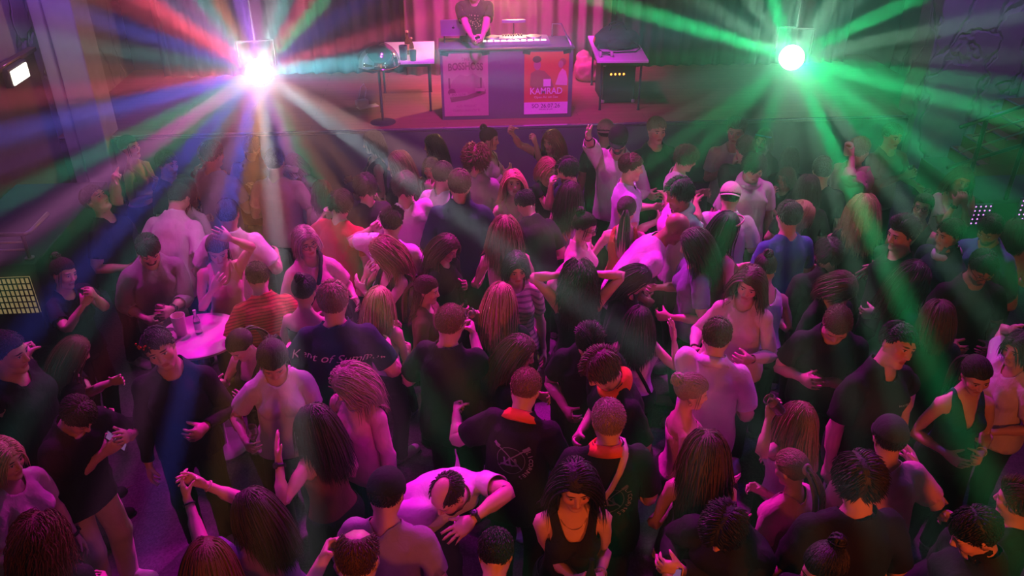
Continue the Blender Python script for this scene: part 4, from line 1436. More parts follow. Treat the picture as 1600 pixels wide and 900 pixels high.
def build_room():
    r = ROOM; xl, xr, y0, y1, zc = r['xl'], r['xr'], r['y0'], r['y1'], r['zc']
    S = lambda o: tag(o, kind='structure')
    dark = plain('dark paint', (.10, .085, .10), .8, noise_amt=.25, scale=4)
    rel = tex_mat('relief plaster', relief)
    S(box_obj('floor', ((xl + xr) / 2, (y0 + y1) / 2, -.06), (xr - xl + .4, y1 - y0 + .4, .12), tex_mat('sparkle tile', sparkle)))
    S(box_obj('ceiling', ((xl + xr) / 2, (y0 + y1) / 2, zc + .06), (xr - xl + .4, y1 - y0 + .4, .12), plain('black ceiling', (.008, .008, .009), .95)))
    S(box_obj('wall_back', ((xl + xr) / 2, y1 + .1, zc / 2), (xr - xl + .4, .2, zc), dark))
    S(box_obj('wall_front', ((xl + xr) / 2, y0 - .1, zc / 2), (xr - xl + .4, .2, zc), plain('matt black', (.008, .007, .008), .95)))
    # side walls: dado below, relief plaster above
    for nm, x, sg in (('left', xl, -1), ('right', xr, 1)):
        S(box_obj('wall_' + nm, (x + sg * .1, (y0 + y1) / 2, zc / 2), (.2, y1 - y0, zc), rel))
    bm = bmesh.new(); add_box(bm, (xl + .03, 7.0, 1.02), (.06, 7.2, 2.04), bevel=.01); add_box(bm, (xl + .05, 7.0, 2.06), (.10, 7.2, .05), bevel=.008)
    S(link('baseboard_left', bm_mesh('dado', bm), plain('brown panel', (.16, .10, .07), .6, noise_amt=.2, scale=8)))
    # proscenium piers
    bm = bmesh.new(); add_box(bm, (-4.50, 10.75, zc / 2), (.34, .5, zc), bevel=.02); add_box(bm, (-4.73, 10.62, zc / 2), (.14, .35, zc), bevel=.02)
    S(link('trim_1', bm_mesh('pier', bm), plain('pale pier', (.45, .42, .47), .7, noise_amt=.2, scale=5, bump=.3)))
    bm = bmesh.new(); add_box(bm, (6.34 + (xr - 6.34) / 2, 10.75, zc / 2), (xr - 6.34, .5, zc), bevel=.02)
    S(link('wall_stage', bm_mesh('pier', bm), tex_mat('relief plaster', relief)))
    # stage
    o = box_obj('floor_stage', (.85, (10.7 + y1) / 2, .45), (xr - xl, y1 - 10.7, .90), [tex_mat('stage boards', boards)]); S(o)
    bm = bmesh.new(); add_box(bm, (.85, 10.685, .44), (xr - xl, .03, .84), bevel=.004)
    S(link('baseboard_stage', bm_mesh('stage front', bm), plain('stage black', (.07, .055, .075), .7)))
    bm = bmesh.new(); add_box(bm, (.85, 10.69, .888), (xr - xl, .05, .032), bevel=.006)
    S(link('trim_3', bm_mesh('stage nosing', bm), plain('nosing metal', (.75, .72, .75), .25, metal=.9)))
    # curtains at the back of the stage
    def curtain(name, x0, x1, y, z0, z1, pitch, amp, mat, label):
        bm = bmesh.new(); n = int((x1 - x0) / pitch * 10); top, bot = [], []
        cols = []
        for i in range(n + 1):
            x = x0 + (x1 - x0) * i / n; a = i / 10 * 2 * math.pi
            col_ = []
            for k in range(9):
                t = k / 8; s_ = 1 - .25 * t
                yy = y + amp * math.sin(a + .5 * math.sin(a * .37)) * s_ + .02 * math.sin(x * 2.1 + t * 2)
                col_.append(bm.verts.new((x + .01 * math.sin(a * .7 + t * 3), yy, z0 + (z1 - z0) * t)))
            cols.append(col_)
        for a, b in zip(cols[:-1], cols[1:]):
            for k in range(8): bm.faces.new((a[k], b[k], b[k + 1], a[k + 1]))
        bmesh.ops.solidify(bm, geom=bm.faces[:], thickness=.006)
        e = thing('stage_curtain', label, 'curtain', ((x0 + x1) / 2, y, z0), 0)
        o = link('curtain_cloth', bm_mesh('curtain', bm, smooth=True), mat, e); o.matrix_parent_inverse = Matrix.Translation(e.location).inverted()
        bm = bmesh.new(); add_tube(bm, [(x0 - .05, y, z1 + .03), (x1 + .05, y, z1 + .03)], .022)
        o = link('curtain_rail', bm_mesh('rail', bm, smooth=True), plain('rail steel', (.4, .4, .42), .35, metal=.9), e); o.matrix_parent_inverse = Matrix.Translation(e.location).inverted()
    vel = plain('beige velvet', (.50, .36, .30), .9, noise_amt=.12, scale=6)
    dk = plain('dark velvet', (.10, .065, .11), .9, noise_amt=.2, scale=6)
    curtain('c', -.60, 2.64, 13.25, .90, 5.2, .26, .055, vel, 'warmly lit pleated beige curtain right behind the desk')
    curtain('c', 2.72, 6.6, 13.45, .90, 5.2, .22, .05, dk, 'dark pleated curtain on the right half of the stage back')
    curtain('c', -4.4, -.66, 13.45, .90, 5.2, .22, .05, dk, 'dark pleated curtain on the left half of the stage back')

def parent_keep(o, e): o.parent = e; o.matrix_parent_inverse = Matrix.Translation(e.location).inverted()

def text_obj(name, txt, size, cx, cz, y, mat, parent, shear=0, bold=0.0, spacing=1.0, sx=1.0, depth=.0015, arch=0.0):
    V, F = text_geo(txt, size, shear, bold, spacing)
    VV = np.stack([cx + V[:, 0] * sx, np.full(len(V), y), cz + V[:, 1] - arch * (V[:, 0] * sx) ** 2], 1)
    V2, F2 = solidify(VV, F, -depth) if False else (VV, F)
    o = link(name, np_mesh(name, V2, F2, smooth=False), mat, parent)
    return o

def flat(name, pts, y, mat, parent, th=.001):
    """a printed shape of its own ink thickness, points in x,z"""
    bm = bmesh.new()
    f = bm.faces.new([bm.verts.new((x, y, z)) for x, z in pts])
    r = bmesh.ops.extrude_face_region(bm, geom=[f]); bmesh.ops.translate(bm, vec=(0, -th, 0), verts=[v for v in r['geom'] if isinstance(v, bmesh.types.BMVert)])
    return link(name, bm_mesh(name, bm), mat, parent)

def oval(cx, cz, rx_, rz_, n=20, a0=0, a1=360): return [(cx + rx_ * math.cos(R(a0 + (a1 - a0) * k / n)), cz + rz_ * math.sin(R(a0 + (a1 - a0) * k / n))) for k in range(n + (0 if a1 - a0 == 360 else 1))]

def build_desk():
    y0 = 11.0; x0, x1 = -.06, 1.70; zt = 1.86
    e = thing('dj_desk', 'black box-shaped DJ desk with two posters on its front', 'desk', ((x0 + x1) / 2, y0 + .4, .90))
    blk = plain('desk grey', (.15, .12, .16), .6); alu = plain('aluminium', (.75, .73, .76), .28, metal=.9)
    def part(name, c, s, m, bev=.006):
        o = box_obj(name, c, s, m, None, bev); parent_keep(o, e); return o
    part('front_panel', ((x0 + x1) / 2, y0 + .015, 1.365), (x1 - x0, .03, .93), blk)
    for x in (x0 + .015, x1 - .015): part('side_panel', (x, y0 + .28, 1.365), (.03, .52, .93), blk)
    part('top', ((x0 + x1) / 2, y0 + .29, 1.845), (x1 - x0 + .02, .60, .03), blk)
    part('top_edging', ((x0 + x1) / 2, y0 - .012, 1.846), (x1 - x0 + .03, .012, .030), alu, .002)
    bm = bmesh.new()
    add_tube(bm, [(x1 - .03, y0 + .02, 1.865), (x1 - .10, y0 + .54, 2.03), (x1 - .22, y0 + .55, 2.03), (x1 - .22, y0 + .55, 1.865)], .012, 8)
    o = link('guard_rail', bm_mesh('rail', bm, smooth=True), alu); parent_keep(o, e)
    # posters taped to the front
    W, Hh = .594, .841
    for which, cx in (('a', .27), ('b', 1.345)):
        cz = 1.375; yp = y0 - .004
        if which == 'a':
            pe = thing('poster', 'pale poster with BOSSHOSS lettering on the left of the desk', 'poster', (cx, yp, cz - Hh / 2))
            paper = plain('cream paper', (.48, .30, .26), .7); ink = plain('maroon ink', (.22, .05, .10), .7); band = plain('faded ink', (.42, .16, .22), .7)
        else:
            pe = thing('poster', 'red poster with KAMRAD lettering on the right of the desk', 'poster', (cx, yp, cz - Hh / 2))
            paper = plain('red paper', (.55, .03, .07), .7); ink = plain('white ink', (.80, .70, .72), .7); band = plain('dark red ink', (.30, .05, .09), .7)
        def pp(o): parent_keep(o, pe); return o
        pp(box_obj('paper', (cx, yp - .001, cz), (W, .002, Hh), paper))
        yi = yp - .0035
        tape = plain('black tape', (.02, .02, .025), .5)
        for sx in (-1, 1): pp(box_obj('tape', (cx + sx * W * .45, yp - .003, cz + Hh * .5), (.10, .003, .05), tape, rot=Matrix.Rotation(R(-12 * sx), 3, 'Y')))
        if which == 'a':
            pp(text_obj('lettering', 'THE', .05, cx, cz + .345, yi, ink, None, bold=.001, spacing=1.3))
            pp(text_obj('lettering', 'BOSSHOSS', .135, cx, cz + .250, yi, ink, None, bold=.004, sx=.72, arch=.25))
            # a generic desert picture: hill, wagon and cacti
            pp(flat('picture', [(cx - .25, cz - .10), (cx - .18, cz + .06), (cx - .08, cz + .15), (cx + .02, cz + .12), (cx + .10, cz + .16), (cx + .22, cz + .08), (cx + .26, cz - .06), (cx + .1, cz - .12)], yi, band, None))
            pp(flat('picture', oval(cx - .19, cz - .09, .05, .05), yi - .001, ink, None)); pp(flat('picture', oval(cx + .17, cz - .07, .04, .04), yi - .001, ink, None))
            for q in (-.22, .20): pp(flat('picture', [(cx + q - .012, cz - .04), (cx + q - .012, cz + .10), (cx + q + .012, cz + .10), (cx + q + .012, cz - .04)], yi - .001, ink, None))
            pp(flat('banner', [(cx - .22, cz - .16), (cx - .02, cz - .145), (cx + .26, cz - .06), (cx + .26, cz - .115), (cx + .0, cz - .195), (cx - .20, cz - .225)], yi - .001, ink, None))
            pp(flat('banner', [(cx - .22, cz - .105), (cx + .02, cz - .095), (cx + .02, cz - .14), (cx - .22, cz - .15)], yi - .0012, paper, None))
            pp(text_obj('lettering', 'BACK TO THE', .036, cx - .10, cz - .124, yi - .003, ink, None, sx=.8))
            pp(flat('banner', [(cx + .12, cz - .04), (cx + .25, cz - .04), (cx + .25, cz - .085), (cx + .12, cz - .085)], yi - .0014, plain('cream paper', (.48, .30, .26), .7), None))
            pp(text_obj('lettering', 'AUG. FREILICHT', .042, cx, cz - .285, yi, band, None, sx=.9, bold=.001))
            pp(text_obj('lettering', 'CAMPUS FREILICHTB.', .046, cx, cz - .345, yi, band, None, sx=.85, bold=.001))
        else:
            # two generic figures: one broad with dark hair, one in a pale top
            pp(flat('picture', [(cx - .22, cz - .02), (cx - .21, cz + .14), (cx - .13, cz + .19), (cx - .03, cz + .17), (cx + .06, cz + .08), (cx + .10, cz - .05), (cx + .0, cz - .10), (cx - .15, cz - .09)], yi, band, None))
            pp(flat('picture', oval(cx - .125, cz + .25, .048, .068), yi - .001, plain('faded ink', (.42, .16, .22), .7), None))
            pp(flat('picture', oval(cx - .13, cz + .325, .058, .045), yi - .002, plain('dark ink', (.12, .03, .06), .7), None))
            pp(flat('picture', [(cx + .12, cz - .02), (cx + .17, cz + .14), (cx + .21, cz + .20), (cx + .26, cz + .16), (cx + .285, cz + .05), (cx + .28, cz - .03)], yi - .001, plain('pale pink ink', (.75, .42, .48), .7), None))
            pp(flat('picture', oval(cx + .19, cz + .255, .034, .05), yi - .0015, plain('faded ink', (.42, .16, .22), .7), None))
            pp(flat('picture', oval(cx + .215, cz + .285, .045, .05), yi - .001, band, None))
            pp(flat('picture', [(cx - .04, cz + .06), (cx + .06, cz + .06), (cx + .06, cz - .04), (cx - .04, cz - .04)], yi - .003, ink, None))
            pp(text_obj('lettering', 'KAMRAD', .125, cx, cz - .105, yi - .003, ink, None, bold=.002, sx=.86))
            pp(text_obj('lettering', 'Open Air am See', .046, cx, cz - .185, yi, ink, None))
            pp(flat('date_band', [(cx - W / 2, cz - .255), (cx + W / 2, cz - .255), (cx + W / 2, cz - Hh / 2), (cx - W / 2, cz - Hh / 2)], yi + .0012, ink, None))
            dkk = plain('dark ink', (.12, .03, .06), .7)
            pp(text_obj('lettering', 'SO 26.07.26', .082, cx, cz - .308, yi - .001, dkk, None, sx=.95))
            pp(text_obj('lettering', 'EINLASS 18 UHR', .026, cx, cz - .355, yi - .001, dkk, None))

def build_stage_props():
    alu = plain('aluminium', (.75, .73, .76), .28, metal=.9); blk = plain('gear black', (.03, .028, .035), .5)
    # laptop on its stand
    e = thing('laptop', 'silver laptop with open lid and dark fruit emblem facing the room', 'laptop', (.13, 11.42, 1.955))
    rot = Matrix.Rotation(R(-14), 3, 'X')
    sil = plain('laptop silver', (.62, .63, .70), .35, metal=.6)
    o = box_obj('base', (.13, 11.40, 1.960), (.33, .23, .012), sil, None, .003); parent_keep(o, e)
    bm = bmesh.new(); add_box(bm, (.13, 11.26, 2.070), (.33, .008, .225), Matrix.Rotation(R(16), 3, 'X'), .003)
    lid = link('lid', bm_mesh('lid', bm), sil); parent_keep(lid, e)
    def f(bm):
        pts = []
        for k in range(28):
            a = 2 * math.pi * k / 28; r = .016 * (1 - .14 * math.cos(2 * a + math.pi)) * (1 - .10 * max(0, math.sin(a)) ** 6)
            bx, bz = r * math.cos(a), r * math.sin(a)
            d = math.hypot(bx - .018, bz - .002)
            if d < .009: bx = .018 - .009 * (.018 - bx) / max(d, 1e-5)
            pts.append((bx, bz))
        for sgn in (0, 1):
            bm.faces.new([bm.verts.new((x, -.0048, z)) for x, z in (pts if not sgn else oval(.004, .021, .003, .006, 8))])
    bm = bmesh.new(); f(bm); bmesh.ops.transform(bm, matrix=Matrix.Translation((.13, 11.26, 2.070)) @ Matrix.Rotation(R(16), 4, 'X'), verts=bm.verts[:])
    o = link('emblem', bm_mesh('emblem', bm), blk); o.parent = lid; o.matrix_parent_inverse = (Matrix.Translation(e.location)).inverted() if False else Matrix.Identity(4)
    o.matrix_parent_inverse = Matrix.Identity(4)
    e2 = thing('laptop_stand', 'black folding stand carrying the silver laptop', 'stand', (.13, 11.40, 1.86))
    bm = bmesh.new()
    for sx in (-.12, .12):
        add_tube(bm, [(.13 + sx, 11.30, 1.871), (.13 + sx, 11.48, 1.871)], .009, 8)
        add_tube(bm, [(.13 + sx, 11.32, 1.871), (.13 + sx, 11.46, 1.942)], .009, 8); add_tube(bm, [(.13 + sx, 11.30, 1.942), (.13 + sx, 11.50, 1.942)], .009, 8)
    add_tube(bm, [(.01, 11.48, 1.871), (.25, 11.48, 1.871)], .008, 8)
    o = link('stand_frame', bm_mesh('stand', bm, smooth=True), blk); parent_keep(o, e2)
    # mixer and decks
    e = thing('dj_mixer', 'flat DJ controller with white lit buttons on the desk top', 'mixer', (.92, 11.26, 1.86))
    o = box_obj('body', (.92, 11.26, 1.89), (.95, .36, .055), plain('controller grey', (.30, .29, .32), .4), None, .008); parent_keep(o, e)
    for k in (-.28, .28):
        bm = bmesh.new(); add_lathe(bm, [(0, .018), (.095, .018), (.10, .012), (.10, 0), (0, 0)], 28, (.92 + k, 11.30, 1.917)); o = link('jog_wheel', bm_mesh('jog', bm, smooth=True, angle=40), plain('jog metal', (.6, .6, .65), .3, metal=.8)); parent_keep(o, e)
    for k in range(8):
        bm = bmesh.new(); add_lathe(bm, [(0, .02), (.010, .02), (.012, 0), (0, 0)], 10, (.80 + .035 * k, 11.40, 1.917)); o = link('knob', bm_mesh('knob', bm, smooth=True, angle=40), blk); parent_keep(o, e)
    for k in range(10):
        o = box_obj('button', (.52 + .088 * k, 11.115, 1.922), (.06, .035, .012), plain('lit button', (.9, .85, .8), .4, emit=(1, .85, .7), estr=6), None, .003); parent_keep(o, e)
    # small screen on a stem
    e = thing('light_bar', 'slim purple light bar on a stem above the desk', 'lamp', (.95, 11.525, 1.86))
    bm = bmesh.new(); add_tube(bm, [(.95, 11.525, 1.865), (.95, 11.525, 2.06)], .008, 8); add_lathe(bm, [(0, .012), (.06, .012), (.065, 0), (0, 0)], 20, (.95, 11.525, 1.861))
    o = link('stem', bm_mesh('stem', bm, smooth=True, angle=40), blk); parent_keep(o, e)
    o = box_obj('bar', (.95, 11.525, 2.08), (.32, .05, .04), plain('purple bar', (.25, .07, .35), .4), None, .008); parent_keep(o, e)
    # side tables
    wht = plain('white table top', (.82, .78, .82), .35)
    def table(x0, x1, y0, y1, zt, label, rot=0):
        c = ((x0 + x1) / 2, (y0 + y1) / 2)
        e = thing('folding_table', label, 'table', (c[0], c[1], .90), R(rot))
        w, d, h = x1 - x0, y1 - y0, zt - .90
        bm = bmesh.new(); add_box(bm, (0, 0, h - .02), (w, d, .04), bevel=.008); link('table_top', bm_mesh('top', bm), wht, e)
        bm = bmesh.new(); add_box(bm, (0, 0, h - .065), (w - .12, d - .12, .05), bevel=.004); link('apron', bm_mesh('apron', bm), blk, e)
        for sx in (-1, 1):
            for sy in (-1, 1):
                bm = bmesh.new(); add_tube(bm, [(sx * (w / 2 - .08), sy * (d / 2 - .10), .012), (sx * (w / 2 - .08), sy * (d / 2 - .10), h - .04)], .016, 10); add_lathe(bm, [(0, .012), (.02, .012), (.022, 0), (0, 0)], 12, (sx * (w / 2 - .08), sy * (d / 2 - .10), 0))
                link('leg', bm_mesh('leg', bm, smooth=True, angle=40), blk, e)
        return e
    table(-.98, -.14, 11.32, 12.42, 1.62, 'white-topped table left of the DJ desk with bottles and cups')
    table(2.10, 2.80, 11.15, 12.55, 1.62, 'white-topped table right of the DJ desk under the black bag', -4)
    # bag on the right table
    bx, by = 2.44, 11.85
    e = thing('bag', 'black holdall with a red side badge on the right table', 'bag', (bx, by, 1.62))
    bc = plain('bag black', (.03, .026, .034), .75, bump=.4, scale=40)
    g = Grid((-.36, -.36, -.02), (.36, .36, .42), .012)
    g.add(ell((0, 0, .12), (.27, .21, .13)), .03); g.add(cap((-.2, 0, .10), (.2, 0, .10), .13), .05); g.add(ell((0, .05, .22), (.22, .14, .08)), .05); g.add(ell((0, -.20, .09), (.17, .05, .075)), .03)
    V, Q = g.mesh(); V[:, 2] = np.maximum(V[:, 2], .0)
    V = V + np.array([[0, 0, .008 * noise.noise(Vector(v * 14))] for v in V]) * (V[:, 2:3] > .03)
    link('bag_body', np_mesh('bag', V, Q), bc, e)
    bm = bmesh.new()
    for sy in (-.06, .08): add_tube(bm, [(-.13, sy, .22), (-.10, sy, .31), (0, sy * 1.2, .345), (.10, sy, .31), (.13, sy, .22)], .011, 8)
    link('carry_handle', bm_mesh('handle', bm, smooth=True), bc, e)
    bm = bmesh.new(); add_tube(bm, [(.2, -.12, .12), (.30, -.20, .03), (.22, -.30, .012), (-.05, -.33, .012), (-.25, -.30, .012), (-.30, -.15, .03), (-.24, -.05, .14)], .010, 8); link('shoulder_strap', bm_mesh('strap', bm, smooth=True), bc, e)
    bm = bmesh.new(); add_lathe(bm, [(0, .012), (.035, .010), (.045, 0), (0, 0)], 18, M=Matrix.Rotation(R(-80), 3, 'Y')); bmesh.ops.translate(bm, vec=(-.325, -.04, .12), verts=bm.verts[:]); link('badge', bm_mesh('badge', bm, smooth=True), plain('badge red', (.75, .05, .06), .4), e)
    e = thing('headphones', 'headphones lying at the left edge of the bag table', 'headphones', (2.20, 11.34, 1.62))
    bm = bmesh.new(); add_tube(bm, [(.075 * math.cos(a), .085 * math.sin(a), .02) for a in [math.pi * k / 12 for k in range(13)]], .010, 8); link('headband', bm_mesh('band', bm, smooth=True), blk, e)
    for sx in (-1, 1):
        bm = bmesh.new(); add_lathe(bm, [(0, .022), (.034, .020), (.040, .010), (.038, -.012), (0, -.014)], 18, M=Matrix.Rotation(R(90 * sx), 3, 'Y')); bmesh.ops.translate(bm, vec=(sx * .075, -.005, .042), verts=bm.verts[:]); link('ear_cup', bm_mesh('cup', bm, smooth=True), plain('ear pad pale', (.55, .5, .52), .6), e)
    # flight case under the right table, with lit amplifier
    e = thing('flight_case', 'dark equipment case with orange indicator lights below the bag table', 'case', (2.45, 11.86, .90))
    cb = plain('case black', (.02, .018, .022), .6)
    bm = bmesh.new(); add_box(bm, (0, 0, .295), (.46, .62, .57), bevel=.012); link('case_body', bm_mesh('case', bm), cb, e)
    for sx in (-.22, .22):
        for z in (.03, .56):
            bm = bmesh.new(); add_box(bm, (sx, -.30, z), (.05, .05, .05), bevel=.012); link('corner_ball', bm_mesh('corners', bm), alu, e)
    
    for k in range(4):
        bm = bmesh.new(); add_lathe(bm, [(0, .010), (.010, .008), (.014, 0), (0, 0)], 10, M=Matrix.Rotation(R(90), 3, 'X')); bmesh.ops.translate(bm, vec=(-.12 + .06 * k, -.312, .42), verts=bm.verts[:])
        link('indicator_light', bm_mesh('led', bm, smooth=True), plain('orange led', (1, .3, .05), .3, emit=(1, .25, .03), estr=8), e)
    # chrome dome lamp at the left table
    c = at_z(592, 95, 1.80); c = (c[0], 11.0, 0)
    e = thing('mirror_dome', 'chrome half-globe on a stand beside the left table', 'lamp', (-.86, 10.98, .90))
    chrome = plain('chrome', (.92, .9, .93), .06, metal=1, noise_amt=.02)
    prof = [(0, .27)] + [(.275 * math.sin(R(a)), .27 * math.cos(R(a))) for a in range(6, 91, 6)] + [(.285, -.015), (.27, -.03), (.20, -.05), (.06, -.06), (0, -.06)]
    bm = bmesh.new(); add_lathe(bm, prof, 48, (0, 0, .80)); link('dome', bm_mesh('dome', bm, smooth=True, angle=50), chrome, e)
    for k in range(46):
        a, r_ = rng.uniform(0, 6.28), .26 * math.sqrt(rng.uniform(.05, 1)); bm = bmesh.new(); add_box(bm, (r_ * math.cos(a), r_ * math.sin(a), .80 - .062 + .03 * (r_ / .26) ** 2), (.022, .022, .008), Matrix.Rotation(a, 3, 'Z'), .002); link('mirror_facet', bm_mesh('facet', bm), chrome, e)
    bm = bmesh.new(); add_tube(bm, [(0, 0, .02), (0, 0, .75)], .016, 12); add_lathe(bm, [(0, .03), (.10, .028), (.17, .008), (.17, 0), (0, 0)], 28); link('stand', bm_mesh('stand', bm, smooth=True, angle=40), blk, e)
    # bottles and cups on the left table
    gl = plain('bottle glass', (.20, .10, .03), .08, trans=.75, ior=1.5); lab = plain('bottle label', (.85, .65, .25), .6)
    def bottle(x, y, z, h, label, m=gl, lm=lab):
        e = thing('bottle', label, 'bottle', (x, y, z)); k = h / .26
        bm = bmesh.new(); add_lathe(bm, [(0, 0), (.030 * k, 0), (.033 * k, .008 * k), (.033 * k, .145 * k), (.026 * k, .175 * k), (.0145 * k, .205 * k), (.013 * k, .245 * k), (.015 * k, .247 * k), (.015 * k, .26 * k), (0, .26 * k)], 24); link('glass_body', bm_mesh('bottle', bm, smooth=True, angle=40), m, e)
        bm = bmesh.new(); add_lathe(bm, [(.0335 * k, .05 * k), (.0342 * k, .05 * k), (.0342 * k, .12 * k), (.0335 * k, .12 * k), (.0335 * k, .05 * k)], 24); link('label', bm_mesh('lab', bm, smooth=True, angle=40), lm, e)
        bm = bmesh.new(); add_lathe(bm, [(.0155 * k, .262 * k), (.0155 * k, .246 * k), (.017 * k, .246 * k), (.017 * k, .264 * k), (0, .266 * k)], 16); link('cap', bm_mesh('cap', bm, smooth=True, angle=40), lm, e)
        return e
    bottle(-.50, 11.72, 1.62, .31, 'tall bottle with gold label on the left table, farther one'); bottle(-.44, 11.55, 1.62, .26, 'shorter bottle with gold label on the left table, nearer one')
    def cup(x, y, z, h, r0, label, m, group=None):
        e = thing('cup', label, 'cup', (x, y, z), 0, group)
        bm = bmesh.new(); add_lathe(bm, [(0, .003), (r0 * .78, .003), (r0 * .98, h - .004), (r0, h), (r0 * 1.05, h), (r0 * 1.05, h - .006), (r0 * .84, 0), (0, 0)], 24); link('cup_wall', bm_mesh('cup', bm, smooth=True, angle=40), m, e)
        bm = bmesh.new(); add_lathe(bm, [(0, h * .7), (r0 * .91, h * .7), (r0 * .78, .004), (0, .004)], 24); link('drink', bm_mesh('drink', bm, smooth=True, angle=40), plain('beer', (.55, .20, .05), .15), e)
        return e
    cup(-.55, 11.42, 1.62, .19, .055, 'dark tall beaker standing alone near the front of the left table', plain('dark plastic', (.06, .05, .07), .35))
    cup(-.42, 11.36, 1.62, .14, .045, 'dark small beaker before the two bottles on the left table', plain('dark plastic', (.06, .05, .07), .35))
    # small lamp on the stage edge with its cable
    p = at_z(566, 163, .93)
    e = thing('floor_lamp', 'small pale spotlight on the stage floor with a looped cable', 'lamp', (p[0], p[1], .90), .5)
    pw = plain('pale plastic', (.70, .66, .72), .4)
    bm = bmesh.new(); add_box(bm, (0, 0, .055), (.17, .12, .08), bevel=.015); link('housing', bm_mesh('h', bm, smooth=True, angle=40), pw, e)
    bm = bmesh.new(); add_box(bm, (.05, -.07, .008), (.30, .12, .014), bevel=.004); link('foot_plate', bm_mesh('p', bm), pw, e)
    bm = bmesh.new(); add_tube(bm, [(.05, .03, .09), (.10, .04, .22), (.07, .05, .30), (.02, .05, .26), (-.01, .05, .16), (-.03, .05, .09)], .007, 8); link('cable', bm_mesh('c', bm, smooth=True), pw, e)
    # sack by the curtain
    p = at_z(898, 112, .95)
    e = thing('cloth_bundle', 'tan crumpled cloth bundle on the stage floor by the curtain', 'bundle', (2.18, 12.75, .90))
    g = Grid((-.3, -.3, -.02), (.3, .3, .6), .015); g.add(ell((0, 0, .16), (.19, .17, .20)), .05); g.add(ell((-.06, .02, .33), (.11, .10, .12)), .06); g.add(ell((.10, -.03, .10), (.13, .13, .11)), .05)
    V, Q = g.mesh(); nn = np.array([noise.noise(Vector(v * 11)) for v in V]); V = V * (1 + .12 * nn[:, None]); V[:, 2] = np.maximum(V[:, 2], 0)
    link('bundle_cloth', np_mesh('sack', V, Q), plain('tan canvas', (.48, .33, .20), .85, bump=.4), e)
    return bottle, cup

def build_sides():
    steel = plain('rail steel', (.4, .4, .42), .35, metal=.9); dark = plain('platform dark', (.05, .042, .055), .7, noise_amt=.2, scale=6)
    # left seating platform with low rail and a glowing grid panel in its riser
    px = -3.90
    bm = bmesh.new(); add_box(bm, ((ROOM['xl'] + .10 + px) / 2, 8.22, .44), (px - ROOM['xl'] - .10, 2.0, .88), bevel=.01)
    e = thing('platform', 'dark raised seating platform along the left wall', 'platform', ((ROOM['xl'] + px) / 2, 8.22, 0))
    o = link('deck', bm_mesh('deck', bm), dark); parent_keep(o, e)
    yf = 7.20
    p0, p1 = at_y(-40, 434, yf), at_y(48, 434, yf); zb = at_y(20, 488, yf)[2]
    e = thing('lit_glass_block', 'glowing yellow glass panel with a dark square grid, left edge', 'lamp', ((p0[0] + p1[0]) / 2, yf, 0))
    x0, x1, z0, z1 = p0[0], p1[0], zb, p0[2]
    def lit(nt, b):
        tc = N(nt, 'ShaderNodeTexCoord'); nz = N(nt, 'ShaderNodeTexNoise'); nz.inputs['Scale'].default_value = 9; nt.links.new(tc.outputs['Object'], nz.inputs['Vector'])
        c = mix_col(nt, nz.outputs['Fac'], (.55, .36, .10), (.95, .75, .38)); nt.links.new(c, b.inputs['Emission Color']); b.inputs['Emission Strength'].default_value = .26; nt.links.new(c, b.inputs['Base Color'])
    return x0, x1, z0, z1, yf, e, steel, dark, tex_mat('yellow glass', lit)

